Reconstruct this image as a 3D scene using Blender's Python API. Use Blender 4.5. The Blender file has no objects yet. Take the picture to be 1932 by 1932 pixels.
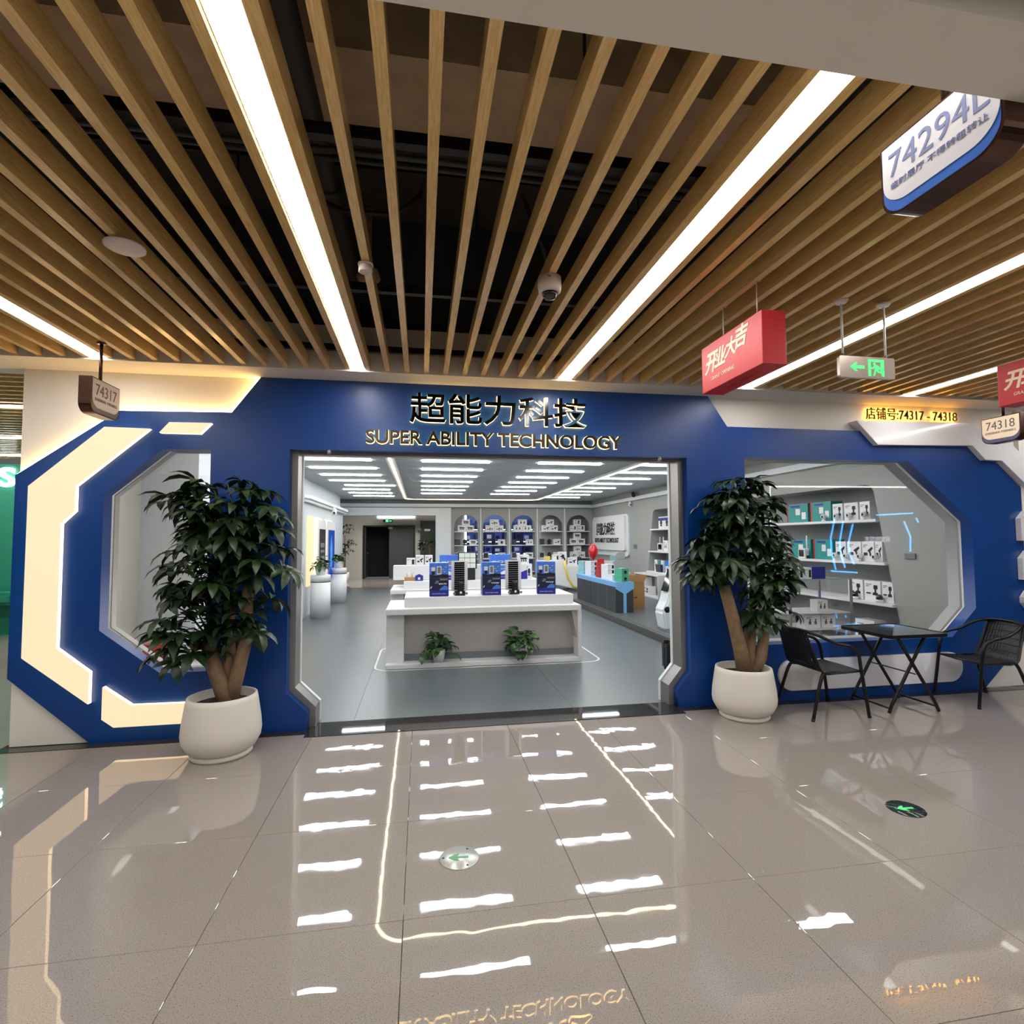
import bpy, bmesh, math, random
from mathutils import Vector, Matrix, Euler
R = math.radians
random.seed(7)
scene = bpy.context.scene
col = scene.collection
# ------------------------------------------------------------------ camera
F, H = 1009.5, 1.6                       # focal length in px of the 1932 frame, eye height
YAW, PITCH, ROLL = R(9.61), R(2.85), R(-0.285)
_f = Vector((math.sin(YAW)*math.cos(PITCH), math.cos(YAW)*math.cos(PITCH), math.sin(PITCH)))
_r = Vector((math.cos(YAW), -math.sin(YAW), 0)); _u = _r.cross(_f)
_r2 = _r*math.cos(ROLL)+_u*math.sin(ROLL); _u2 = _u*math.cos(ROLL)-_r*math.sin(ROLL)
cd = bpy.data.cameras.new('camera'); cam = bpy.data.objects.new('camera', cd); col.objects.link(cam)
cd.sensor_width = 36; cd.lens = F/1932*36; cd.clip_start = 0.05; cd.clip_end = 200
cam.matrix_world = Matrix(((_r2.x, _u2.x, -_f.x, 0), (_r2.y, _u2.y, -_f.y, 0), (_r2.z, _u2.z, -_f.z, H), (0, 0, 0, 1)))
scene.camera = cam
# ------------------------------------------------------------------ world, exposure
w = bpy.data.worlds.new('world'); scene.world = w; w.use_nodes = True
w.node_tree.nodes['Background'].inputs[0].default_value = (0.8, 0.82, 0.85, 1)
w.node_tree.nodes['Background'].inputs[1].default_value = 0.12
vs = scene.view_settings
vs.view_transform = 'Standard'; vs.look = 'None'; vs.gamma = 1; vs.use_curve_mapping = False
vs.exposure = 0.2
cy = scene.cycles; cy.max_bounces = 7; cy.diffuse_bounces = 3; cy.glossy_bounces = 4; cy.transparent_max_bounces = 12; cy.caustics_reflective = False; cy.caustics_refractive = False; cy.sample_clamp_indirect = 6; cy.use_light_tree = False
STRIP, BAR, COVE, PANEL = 24.0, 19.0, 11.0, .90      # lamp radiances: corridor strips, shop bars, cove line, light boxes

def ray(x, y):                            # photo pixel -> direction
    return _r2*((x-966)/F) + _u2*(-(y-966)/F) + _f
def atY(x, y, Y): d = ray(x, y); return Vector((0, 0, H)) + d*(Y/d.y)
def atZ(x, y, Z): d = ray(x, y); return Vector((0, 0, H)) + d*((Z-H)/d.z)
def atX(x, y, X): d = ray(x, y); return Vector((0, 0, H)) + d*(X/d.x)

# ------------------------------------------------------------------ materials
MATS = {}
def srgb(r, g, b):
    f = lambda c: (c/255/12.92) if c/255 <= .04045 else ((c/255+.055)/1.055)**2.4
    return (f(r), f(g), f(b), 1)
def mat(name, c, rough=.5, metal=0, spec=.5, emit=None, es=0, var=.06, scale=8, bump=0, bscale=60, coat=0):
    """principled with a little procedural colour variation; c is an sRGB triple"""
    if name in MATS: return MATS[name]
    m = bpy.data.materials.new(name); m.use_nodes = True; MATS[name] = m
    nt = m.node_tree; b = nt.nodes['Principled BSDF']
    c = srgb(*c)
    tc = nt.nodes.new('ShaderNodeTexCoord')
    if var:
        n = nt.nodes.new('ShaderNodeTexNoise'); n.inputs['Scale'].default_value = scale; n.inputs['Detail'].default_value = 4
        nt.links.new(tc.outputs['Object'], n.inputs['Vector'])
        mx = nt.nodes.new('ShaderNodeMix'); mx.data_type = 'RGBA'
        mx.inputs[6].default_value = tuple(max(0, v*(1-var)) for v in c[:3])+(1,)
        mx.inputs[7].default_value = tuple(min(1, v*(1+var)) for v in c[:3])+(1,)
        nt.links.new(n.outputs['Fac'], mx.inputs[0]); nt.links.new(mx.outputs[2], b.inputs['Base Color'])
    else: b.inputs['Base Color'].default_value = c
    b.inputs['Roughness'].default_value = rough; b.inputs['Metallic'].default_value = metal
    b.inputs['Specular IOR Level'].default_value = spec
    if coat: b.inputs['Coat Weight'].default_value = coat; b.inputs['Coat Roughness'].default_value = .05
    if emit: b.inputs['Emission Color'].default_value = srgb(*emit); b.inputs['Emission Strength'].default_value = es
    if bump:
        n2 = nt.nodes.new('ShaderNodeTexNoise'); n2.inputs['Scale'].default_value = bscale; n2.inputs['Detail'].default_value = 5
        nt.links.new(tc.outputs['Object'], n2.inputs['Vector'])
        bp = nt.nodes.new('ShaderNodeBump'); bp.inputs['Strength'].default_value = bump; bp.inputs['Distance'].default_value = .01
        nt.links.new(n2.outputs['Fac'], bp.inputs['Height']); nt.links.new(bp.outputs[0], b.inputs['Normal'])
    return m
def emat(name, c, s):                     # a lamp: gives off light
    return mat(name, c, .5, emit=c, es=s, var=0)
def glass(name, tint=(1, 1, 1), refl=1.0):
    m = bpy.data.materials.new(name); m.use_nodes = True; MATS[name] = m
    nt = m.node_tree; nt.nodes.remove(nt.nodes['Principled BSDF']); out = nt.nodes['Material Output']
    t = nt.nodes.new('ShaderNodeBsdfTransparent'); t.inputs[0].default_value = (*tint, 1)
    g = nt.nodes.new('ShaderNodeBsdfGlossy'); g.inputs['Roughness'].default_value = .01; g.inputs[0].default_value = (refl, refl, refl, 1)
    ge = nt.nodes.new('ShaderNodeNewGeometry'); dt = nt.nodes.new('ShaderNodeVectorMath'); dt.operation = 'DOT_PRODUCT'
    nt.links.new(ge.outputs['Normal'], dt.inputs[0]); nt.links.new(ge.outputs['Incoming'], dt.inputs[1])
    def mth(op, x, y=None):                # Schlick reflectance, the same from both sides of the pane
        n = nt.nodes.new('ShaderNodeMath'); n.operation = op
        for i, q in enumerate((x, y)):
            if q is None: continue
            if isinstance(q, (int, float)): n.inputs[i].default_value = q
            else: nt.links.new(q, n.inputs[i])
        return n.outputs[0]
    fac = mth('ADD', mth('MULTIPLY', mth('POWER', mth('SUBTRACT', 1.0, mth('ABSOLUTE', dt.outputs['Value'])), 5.0), .96), .04)
    mx = nt.nodes.new('ShaderNodeMixShader')
    nt.links.new(fac, mx.inputs[0]); nt.links.new(t.outputs[0], mx.inputs[1]); nt.links.new(g.outputs[0], mx.inputs[2])
    nt.links.new(mx.outputs[0], out.inputs[0]); return m
def wood_mat(name, c1, c2):
    m = bpy.data.materials.new(name); m.use_nodes = True; MATS[name] = m
    nt = m.node_tree; b = nt.nodes['Principled BSDF']
    g = nt.nodes.new('ShaderNodeNewGeometry'); mp = nt.nodes.new('ShaderNodeMapping'); mp.inputs['Scale'].default_value = (160, 9, 160)
    n = nt.nodes.new('ShaderNodeTexNoise'); n.inputs['Scale'].default_value = 1; n.inputs['Detail'].default_value = 5; n.inputs['Roughness'].default_value = .65
    r = nt.nodes.new('ShaderNodeValToRGB'); r.color_ramp.elements[0].position = .33; r.color_ramp.elements[1].position = .68
    r.color_ramp.elements[0].color = srgb(*c1); r.color_ramp.elements[1].color = srgb(*c2)
    nt.links.new(g.outputs['Position'], mp.inputs[0]); nt.links.new(mp.outputs[0], n.inputs['Vector'])
    nt.links.new(n.outputs['Fac'], r.inputs[0]); nt.links.new(r.outputs[0], b.inputs['Base Color'])
    b.inputs['Roughness'].default_value = .17; b.inputs['Specular IOR Level'].default_value = .5
    return m
def tile_mat(name):
    m = bpy.data.materials.new(name); m.use_nodes = True; MATS[name] = m
    nt = m.node_tree; b = nt.nodes['Principled BSDF']; L = nt.links.new
    g = nt.nodes.new('ShaderNodeNewGeometry'); oi = nt.nodes.new('ShaderNodeObjectInfo')
    # fine dark speckle in a taupe body
    v = nt.nodes.new('ShaderNodeTexNoise'); v.inputs['Scale'].default_value = 230; v.inputs['Detail'].default_value = 3
    L(g.outputs['Position'], v.inputs['Vector'])
    r = nt.nodes.new('ShaderNodeValToRGB'); e = r.color_ramp.elements
    e[0].position = .30; e[0].color = srgb(78, 72, 66); e[1].position = .42; e[1].color = srgb(150, 141, 133)
    e2 = e.new(.62); e2.color = srgb(154, 145, 137); e3 = e.new(.74); e3.color = srgb(172, 163, 155)
    L(v.outputs['Fac'], r.inputs[0])
    n = nt.nodes.new('ShaderNodeTexNoise'); n.inputs['Scale'].default_value = 1.6; L(g.outputs['Position'], n.inputs['Vector'])
    hs = nt.nodes.new('ShaderNodeHueSaturation'); mr = nt.nodes.new('ShaderNodeMapRange'); mr.inputs[3].default_value = .95; mr.inputs[4].default_value = 1.05
    L(n.outputs['Fac'], mr.inputs[0]); L(mr.outputs[0], hs.inputs['Value']); L(r.outputs[0], hs.inputs['Color']); L(hs.outputs[0], b.inputs['Base Color'])
    # polished but slightly wavy, each tile in its own way
    va = nt.nodes.new('ShaderNodeVectorMath'); va.operation = 'ADD'
    cb = nt.nodes.new('ShaderNodeCombineXYZ'); mu = nt.nodes.new('ShaderNodeMath'); mu.operation = 'MULTIPLY'; mu.inputs[1].default_value = 50
    L(oi.outputs['Random'], mu.inputs[0]); L(mu.outputs[0], cb.inputs[2]); L(g.outputs['Position'], va.inputs[0]); L(cb.outputs[0], va.inputs[1])
    wv = nt.nodes.new('ShaderNodeTexNoise'); wv.inputs['Scale'].default_value = 4.5; wv.inputs['Detail'].default_value = 2
    L(va.outputs[0], wv.inputs['Vector'])
    bp = nt.nodes.new('ShaderNodeBump'); bp.inputs['Strength'].default_value = .10; bp.inputs['Distance'].default_value = .006
    L(wv.outputs['Fac'], bp.inputs['Height']); L(bp.outputs[0], b.inputs['Normal'])
    b.inputs['Roughness'].default_value = .008; b.inputs['Specular IOR Level'].default_value = 1.0
    return m

# ------------------------------------------------------------------ mesh helpers
class MB:
    def __init__(s): s.v = []; s.f = []; s.sm = []
    def add(s, vs, fs, smooth=False):
        k = len(s.v); s.v += [tuple(p) for p in vs]; s.f += [tuple(i+k for i in f) for f in fs]; s.sm += [smooth]*len(fs); return s
    def box(s, x0, x1, y0, y1, z0, z1):
        v = [(x0, y0, z0), (x1, y0, z0), (x1, y1, z0), (x0, y1, z0), (x0, y0, z1), (x1, y0, z1), (x1, y1, z1), (x0, y1, z1)]
        return s.add(v, [(0, 3, 2, 1), (4, 5, 6, 7), (0, 1, 5, 4), (1, 2, 6, 5), (2, 3, 7, 6), (3, 0, 4, 7)])
    def prism(s, pts, plane, a, b):
        """polygon pts in 'xz' (extruded over y a..b), 'yz' (over x) or 'xy' (over z)"""
        P = {'xz': lambda p, t: (p[0], t, p[1]), 'yz': lambda p, t: (t, p[0], p[1]), 'xy': lambda p, t: (p[0], p[1], t)}[plane]
        n = len(pts); ar = sum(pts[i][0]*pts[(i+1) % n][1]-pts[(i+1) % n][0]*pts[i][1] for i in range(n))
        if ar < 0: pts = pts[::-1]
        v = [P(p, a) for p in pts]+[P(p, b) for p in pts]
        lo, hi = tuple(range(n)), tuple(range(2*n-1, n-1, -1))
        fs = [lo, hi]+[(i, i+n, (i+1) % n+n, (i+1) % n) for i in range(n)]
        if plane != 'xz': fs = [f[::-1] for f in fs]
        if b < a: fs = [f[::-1] for f in fs]
        return s.add(v, fs)
    def lathe(s, prof, c=(0, 0, 0), n=24, axis='z', smooth=True):
        v = []; fs = []; m = len(prof)
        for i in range(n):
            a = 2*math.pi*i/n
            for r, h in prof:
                p = (r*math.cos(a), r*math.sin(a), h)
                if axis == 'y': p = (p[0], -p[2], p[1])
                if axis == 'x': p = (p[2], p[0], p[1])
                v.append((p[0]+c[0], p[1]+c[1], p[2]+c[2]))
        for i in range(n):
            j = (i+1) % n
            for k in range(m-1): fs.append((i*m+k, j*m+k, j*m+k+1, i*m+k+1))
        s.add(v, fs, smooth)
        if prof[0][0] > 1e-6: s.add([], []); s.f.append(tuple(len(s.v)-n*m+i*m for i in range(n))[::-1]); s.sm.append(False)
        if prof[-1][0] > 1e-6: s.f.append(tuple(len(s.v)-n*m+i*m+m-1 for i in range(n))); s.sm.append(False)
        return s
    def tube(s, pts, r, n=10, caps=True, closed=False):
        pts = [Vector(p) for p in pts]; m = len(pts); rs = r if isinstance(r, (list, tuple)) else [r]*m
        k0 = len(s.v); up = Vector((0, 0, 1)); prev = None
        for i, p in enumerate(pts):
            if closed: t = (pts[(i+1) % m]-pts[i-1])
            else: t = pts[min(i+1, m-1)]-pts[max(i-1, 0)]
            t.normalize()
            if prev is None: a = t.cross(up if abs(t.z) < .95 else Vector((1, 0, 0)))
            else: a = prev-t*prev.dot(t)
            a.normalize(); prev = a; b = t.cross(a)
            for j in range(n):
                q = 2*math.pi*j/n; s.v.append(tuple(p+(a*math.cos(q)+b*math.sin(q))*rs[i]))
        for i in range(m if closed else m-1):
            i2 = (i+1) % m
            for j in range(n):
                j2 = (j+1) % n; s.f.append((k0+i*n+j, k0+i*n+j2, k0+i2*n+j2, k0+i2*n+j)); s.sm.append(True)
        if caps and not closed:
            s.f.append(tuple(k0+j for j in range(n))[::-1]); s.f.append(tuple(k0+(m-1)*n+j for j in range(n))); s.sm += [False]*2
        return s
    def mesh(s, name, bevel=0, seg=2):
        me = bpy.data.meshes.new(name); me.from_pydata(s.v, [], s.f); me.update()
        me.polygons.foreach_set('use_smooth', s.sm)
        if bevel:
            b = bmesh.new(); b.from_mesh(me); bmesh.ops.recalc_face_normals(b, faces=b.faces)
            ed = [e for e in b.edges if len(e.link_faces) == 2 and e.calc_face_angle(0) > .6]
            bmesh.ops.bevel(b, geom=ed, offset=bevel, segments=seg, affect='EDGES', clamp_overlap=True)
            b.to_mesh(me); b.free()
        return me
def rounded(x0, x1, y0, y1, r, n=6, corners='1111'):
    """rounded rectangle; corners: bl br tr tl flags"""
    out = []
    for k, (cx, cy, a0) in enumerate(((x0+r, y0+r, 180), (x1-r, y0+r, 270), (x1-r, y1-r, 0), (x0+r, y1-r, 90))):
        if corners[k] == '1': out += [(cx+r*math.cos(R(a0+90*i/n)), cy+r*math.sin(R(a0+90*i/n))) for i in range(n+1)]
        else: out.append(((x0, y0), (x1, y0), (x1, y1), (x0, y1))[k])
    return out
def circle(cx, cy, r, n=20, ry=None): return [(cx+r*math.cos(2*math.pi*i/n), cy+(ry or r)*math.sin(2*math.pi*i/n)) for i in range(n)]
def poly_mesh(name, loops, plane, a, b):
    """flat outline with holes, extruded; first loop is the outline"""
    cu = bpy.data.curves.new('tmp', 'CURVE'); cu.dimensions = '2D'; cu.fill_mode = 'BOTH'; cu.extrude = abs(b-a)/2
    for pts in loops:
        sp = cu.splines.new('POLY'); sp.points.add(len(pts)-1)
        for q, p in zip(sp.points, pts): q.co = (p[0], p[1], 0, 1)
        sp.use_cyclic_u = True
    o = bpy.data.objects.new('tmp', cu); me = o.to_mesh().copy(); o.to_mesh_clear(); bpy.data.objects.remove(o); bpy.data.curves.remove(cu)
    mid = (a+b)/2
    for v in me.vertices:
        x, y, z = v.co
        v.co = {'xz': (x, mid-z, y), 'yz': (mid+z, x, y), 'xy': (x, y, mid+z)}[plane]
    me.name = name; me.materials.clear(); return me
_font_cache = {}
def text_mesh(body, depth=.004, offset=0.0, shear=0, res=4):
    """unit-normalised text: returns (verts, faces, w, h) with x 0..w, y 0..1, z 0..depth ratio kept aside"""
    key = (body, offset, shear, res)
    if key not in _font_cache:
        c = bpy.data.curves.new('tmp', 'FONT'); c.body = body; c.extrude = .5; c.offset = offset; c.shear = shear; c.resolution_u = res
        o = bpy.data.objects.new('tmp', c); m = o.to_mesh()
        vs = [tuple(v.co) for v in m.vertices]; fs = [tuple(p.vertices) for p in m.polygons]
        o.to_mesh_clear(); bpy.data.objects.remove(o); bpy.data.curves.remove(c)
        x0, x1 = min(v[0] for v in vs), max(v[0] for v in vs); y0, y1 = min(v[1] for v in vs), max(v[1] for v in vs)
        _font_cache[key] = ([(v[0]-x0, v[1]-y0, v[2]+.5) for v in vs], fs, x1-x0, y1-y0)
    return _font_cache[key]
def put_text(mb, body, O, U, V, w=None, h=None, depth=.004, offset=0., shear=0, res=4):
    """write text on a plane: O lower left, U reading direction, V up; the text stands out along U x V"""
    vs, fs, tw, th = text_mesh(body, depth, offset, shear, res)
    O, U, V = Vector(O), Vector(U).normalized(), Vector(V).normalized(); N = U.cross(V)
    sx = (w/tw) if w else h/th; sy = (h/th) if h else sx
    mb.add([O+U*(v[0]*sx)+V*(v[1]*sy)+N*(v[2]*depth) for v in vs], fs); return mb

# ------------------------------------------------------------------ objects
def tag(o, label=None, cat=None, group=None, kind=None):
    if label: o['label'] = label
    if cat: o['category'] = cat
    if group: o['group'] = group
    if kind: o['kind'] = kind
    return o
def obj(name, mb, m, parent=None, bevel=0, seg=2):
    me = mb if isinstance(mb, bpy.types.Mesh) else mb.mesh(name, bevel, seg)
    if not me.materials: me.materials.append(m)
    o = bpy.data.objects.new(name, me); col.objects.link(o)
    if parent is not None: o.parent = parent
    return o
def wobj(name, mb, m, parent, bevel=0, seg=2):          # part whose mesh is given in world coordinates
    o = obj(name, mb, m, parent, bevel, seg)
    t = Vector((0, 0, 0)); p = parent
    while p is not None: t += p.location; p = p.parent
    o.location = -t; return o
def thing(name, label, cat, loc=(0, 0, 0), group=None, rz=0):
    o = bpy.data.objects.new(name, None); col.objects.link(o); o.location = loc; o.rotation_euler.z = rz
    o.empty_display_size = .1; return tag(o, label, cat, group)
def solo(name, mb, m, label, cat, group=None, bevel=0, seg=2):
    return tag(obj(name, mb, m, None, bevel, seg), label, cat, group)
def struct(name, mb, m, label=None, bevel=0): return tag(obj(name, mb, m, None, bevel), label, kind='structure')
def copy_tree(o, parent=None):
    c = o.copy(); col.objects.link(c); c.parent = parent
    for ch in list(o.children): copy_tree(ch, c)
    return c
def B(*a): return MB().box(*a)
def G(*a): return MB().prism(*a)
# ================================================================== materials used all over
M_WHITE = mat('white_paint', (232, 228, 220), .55, var=.03, scale=3)
M_WALLG = mat('warm_white_wall', (243, 238, 229), .6, var=.03, scale=2)
M_BLUE = mat('blue_paint', (1, 60, 134), .36, var=.08, scale=2.5)
M_BLUE2 = mat('neighbour_blue', (20, 40, 150), .4)
M_METAL = mat('grey_aluminium', (150, 147, 143), .38, .55, var=.05)
M_DARK = mat('dark_granite', (46, 44, 43), .03, var=.2, scale=30)
M_BLACK = mat('black_plastic', (18, 18, 19), .35)
M_BLACKG = mat('black_gloss', (10, 10, 11), .06, coat=.5)
M_BRONZE = mat('bronze_metal', (92, 66, 56), .22, .85, var=.1)
M_SOFF = mat('soffit_paint', (226, 220, 210), .6, var=.03, scale=2)
M_BEAM = mat('beam_paint', (246, 240, 228), .65, var=.03, scale=3, bump=.04, bscale=200)
M_VOID = mat('void_slab', (60, 58, 57), .9, var=.3, scale=2)
M_VOID2 = mat('void_wall', (50, 56, 60), .8, var=.15, scale=2)
M_CONC = mat('concrete_beam', (214, 186, 154), .9, var=.3, scale=6, bump=.2, bscale=20)
M_STEELD = mat('dark_steel', (30, 26, 24), .5, .3)
M_PIPE = mat('grey_pipe', (70, 72, 74), .5, .3)
M_TILE = tile_mat('polished_tile'); M_GROUT = mat('grout', (86, 80, 74), .8)
M_WOOD = wood_mat('oak_slat', (212, 170, 100), (242, 208, 142))
M_STRIP = emat('strip_light', (255, 253, 250), STRIP)
M_SHOPW = mat('shop_wall_white', (228, 234, 238), .5, var=.02)
M_SHOPG = mat('shop_wall_grey', (158, 160, 155), .6, var=.03, scale=3)
M_VINYL = mat('shop_vinyl', (88, 96, 99), .3, var=.09, scale=1.5, bump=.02, bscale=30)
M_BAR = emat('bar_light', (250, 252, 255), BAR)
M_COVE = emat('cove_line', (255, 226, 180), COVE)
M_CEILG = mat('ceiling_grey', (118, 124, 128), .5, .2, var=.04)
M_WARMF = mat('light_box_face', (120, 112, 100), .5, emit=(255, 222, 180), es=PANEL, var=0)
M_WARMS = emat('light_box_edge', (255, 224, 176), 2.4)
M_LED = emat('warm_led', (255, 208, 130), 14)
M_LETTER = mat('black_letter_face', (12, 10, 9), .12, var=0)
M_LETTERG = mat('bronze_letter_face', (58, 44, 26), .3, .6, var=0)
M_HALO = emat('letter_halo', (255, 214, 140), 4.6)
M_HALO2 = emat('number_halo', (255, 186, 70), 5.5)
M_GLOSSW = mat('gloss_white_panel', (244, 242, 244), .14, var=.02, coat=.6)
M_GLASS = glass('shop_glass')

# ================================================================== corridor floor
FY = 4.79                                  # front plane of the blue facade
fl = struct('floor', B(-14, 14, -6, 4.62, -.10, -.012), M_GROUT)
tm = B(-.4012, .4012, -.4012, .4012, -.02, 0).mesh('floor_tile', .0012, 1); tm.materials.append(M_TILE)
for i in range(-8, 11):
    for j in range(-2, 6):
        cx = -.07+.805*i+.4025; cy = 4.765-.4-.795*(5-j)
        if abs(cx-1.2-cy*.2) > 5.6 and j > 4: pass
        o = bpy.data.objects.new('floor_tile', tm); col.objects.link(o); o.parent = fl
        o.location = (cx, cy, 0); o.scale = (1.0, .9885, 1)
tm2 = B(-14, 14, -6, -1.21, -.02, 0).mesh('floor_tile'); tm2.materials.append(M_TILE)
obj('floor_tile', tm2, M_TILE, fl)
struct('trim_1', B(-3.2, 6.6, 4.70, 4.80, -.05, .004), M_DARK, 'black granite strip along the foot of the facade')
struct('trim_2', B(-.935, 2.385, 4.63, 4.97, -.05, .005), M_DARK, 'black granite threshold in the shop doorway')
o = struct('floor', B(-14, -3.2, 4.62, 26, -.10, -.001), M_TILE, 'polished floor of the side passage')
o = struct('floor', B(6.62, 14, 4.62, 12, -.10, -.001), M_TILE, 'polished floor in front of the neighbouring shop')

# ================================================================== slat ceiling
ce = struct('ceiling', B(-14, 14, .70, 4.6, 4.35, 4.5), M_VOID, 'dark open ceiling void with oak slats hung below it')
sm = B(-.02, .02, .14, 3.845, 0, .10).mesh('slat'); sm.materials.append(M_WOOD)
for k in range(-52, 53):
    o = bpy.data.objects.new('slat', sm); col.objects.link(o); o.parent = ce; o.location = (.037+.16*k, .66, 3.0)
# light strips, each in a gap between two slats
names = {-27: 'white ceiling strip light at far left', -16: 'white ceiling strip light ending above the hanging 74317 sign', -4: 'long white ceiling strip light left of the dome camera, ending over the blue fascia',
         7: 'long white ceiling strip light right of the dome camera', 18: 'white ceiling strip light crossing behind the exit sign', 29: 'white ceiling strip light ending above the yellow shop number', 40: 'white ceiling strip light at far right'}
for k, lab in names.items():
    x = .117+.16*k
    t = thing('ceiling_light', lab, 'light', (x, 2.58, 3.0), 'corridor strip lights')
    obj('diffuser', B(-.049, .049, -1.78, 1.92, .004, .012), M_STRIP, t)
    obj('housing', B(-.052, .052, -1.78, 1.92, .0125, .07), M_METAL, t)
# soffit against the facade and the deep beam overhead
struct('trim_3', B(-14, 14, 4.505, 5.0, 2.985, 3.36), M_SOFF, 'pale soffit running along the top of the shop front')
struct('trim_4', MB().box(-14, 14, .83, .976, 2.62, 3.4).box(-14, 14, .977, .994, 2.621, 3.4), M_BEAM, 'beige ceiling beam crossing above the viewer')
struct('trim_5', B(-14, 14, .45, .80, 2.70, 3.4), M_BEAM, 'beige bulkhead beside the slot above the viewer')
struct('ceiling', B(-14, 14, -2.8, .45, 3.05, 3.1), M_BEAM, 'ceiling behind the viewer')
for k, x in enumerate((-4.2, -2.4, -.6, 1.2, 3.0, 4.8, 6.6)):
    t = thing('ceiling_light', 'white ceiling strip light behind the viewer, %s from the left' % ('first', 'second', 'third', 'fourth', 'fifth', 'sixth', 'seventh')[k], 'light', (x, -1.0, 3.03), 'strip lights behind the viewer')
    obj('diffuser', B(-.049, .049, -1.4, 1.4, 0, .008), M_STRIP, t); obj('housing', B(-.055, .055, -1.4, 1.4, .0085, .02), M_METAL, t)
# void above the slats
struct('wall_void', B(-14, 14, 4.62, 4.7, 3.36, 4.4), M_VOID2, 'dark wall closing the ceiling void')
struct('wall_void', B(-14, 14, .70, .78, 3.4, 4.4), M_VOID2, 'dark wall of the ceiling void above the beam')
for y in (2.02, 3.28, 4.36):
    solo('carrier_rail', B(-9, 9, y-.02, y+.02, 3.102, 3.15), M_STEELD, 'black steel carrier rail above the oak slats, %s' % {2.02: 'nearest the viewer', 3.28: 'middle one', 4.36: 'nearest the shop front'}[y], 'rail', 'carrier rails')
bm_ = MB()
p0 = atZ(640, 130, 3.85); p1 = atZ(640, 205, 3.85)
struct('trim_6', B(-3.2, 1.9, p0.y-.12, p1.y+.1, 3.85, 4.34), M_CONC, 'stained concrete beam in the ceiling void')
px = atZ(595, 250, 3.55)
t = thing('drain_pipe', 'grey pipe running above the slats beside the left strip light', 'pipe', (px.x, 2.6, 3.55))
obj('pipe', MB().tube([(0, -1.75, 0), (0, 1.95, 0)], .055, 14), M_PIPE, t)
for y in (-.9, .4, 1.5): obj('collar', MB().tube([(0, y-.03, 0), (0, y+.03, 0)], .064, 14), M_PIPE, t)
for k, (a, b_, z) in enumerate(((-.4, 1.95, 3.62), (.9, 2.2, 3.5))):
    pass
def conduit(pts, r, lab): solo('cable', MB().tube(pts, r, 8), M_STEELD if 'black' in lab else M_PIPE, lab, 'cable')
conduit([(-2.6, 2.52, 3.42), (3.2, 2.52, 3.42)], .016, 'thin grey conduit crossing the ceiling void')
conduit([(-2.6, 2.62, 3.46), (3.2, 2.66, 3.46)], .012, 'second thin grey conduit just beyond the first in the ceiling void')
q = [atZ(600, 375, 3.3), atZ(650, 398, 3.28), atZ(745, 405, 3.26), atZ(790, 372, 3.34), atZ(802, 340, 3.5)]
conduit(q, .012, 'black cable looped in the void left of the dome camera')
q = [atZ(745, 350, 3.4), atZ(790, 362, 3.36), atZ(782, 392, 3.3), atZ(745, 401, 3.28)]
pass
q = [atZ(985, 368, 3.45), atZ(998, 400, 3.35), atZ(1020, 455, 3.25), atZ(1035, 500, 3.16)]
conduit(q, .014, 'black cable dropping to the dome camera')
q = [atZ(1100, 385, 3.4), atZ(1180, 400, 3.38), atZ(1280, 418, 3.4)]
conduit(q, .014, 'black cable sagging in the void right of the dome camera')
for k, (x, y) in enumerate(((-1.6, 1.5), (-.1, 1.25), (.55, 1.7), (1.05, 1.3), (-.95, 2.9), (.35, 3.4), (1.3, 3.0))):
    solo('hanger_rod', MB().tube([(x, y, 3.15), (x, y, 4.35)], .006, 6), M_STEELD, 'thin steel hanger rod in the ceiling void, %s' % ('far left', 'left of centre near the beam', 'near the middle of the void', 'right of centre near the beam', 'left one towards the shop front', 'middle one towards the shop front', 'right one towards the shop front')[k], 'rod', 'hanger rods')
tr = thing('cable_tray', 'dark cable tray crossing the void towards the shop front', 'tray', (0, 3.05, 3.78))
obj('side_rail', B(-3, 3, -.1, -.09, 0, .07), M_STEELD, tr); obj('side_rail', B(-3, 3, .09, .1, 0, .07), M_STEELD, tr)
for k in range(24): obj('rung', B(-2.95+k*.25, -2.93+k*.25, -.09, .09, 0, .01), M_STEELD, tr)
vv = MB().lathe([(0, 0), (.05, .01), (.075, .05), (.06, .1), (.02, .13), (.02, .5)], (0, 0, 0), 16)
pv = atZ(695, 525, 3.25)
t = thing('void_sensor', 'dusty brown dome hanging in the void behind the smoke detector', 'sensor', (pv.x, pv.y, 3.2)); obj('dome', vv, M_CONC, t)

# ================================================================== facade
OUT = [(-1.354, 2.985), (-1.579, 2.675), (-2.433, 2.66), (-3.157, 2.12), (-3.157, .536), (-2.565, .004), (-.94, .004), (-.94, .15), (-1.11, .32),
       (-1.11, 2.374), (2.526, 2.374), (2.526, .33), (2.39, .17), (2.39, .004), (5.83, .004), (6.42, .536), (6.42, 2.12), (5.78, 2.69), (2.962, 2.69), (2.762, 2.985)]
WL = [(-2.099, 2.352), (-1.735, 2.356), (-1.735, .53), (-2.078, .53), (-2.528, .885), (-2.528, 1.972)]
WR = [(3.138, 2.388), (5.009, 2.388), (5.768, 1.76), (5.768, .842), (5.457, .553), (3.138, .553)]
struct('wall_front', poly_mesh('wall_front', [OUT, WL, WR], 'xz', FY, FY+.125), M_BLUE, 'blue shop front panel with faceted windows and doorway')
DOORL = [(-.94, .0), (-.94, .15), (-1.11, .32), (-1.11, 2.374), (2.526, 2.374), (2.526, .33), (2.39, .17), (2.39, .0)]
wl2 = [(x, z) for x, z in [(-2.099, 2.37), (-1.72, 2.37), (-1.72, .51), (-2.085, .51), (-2.545, .875), (-2.545, 1.98)]]
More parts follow.
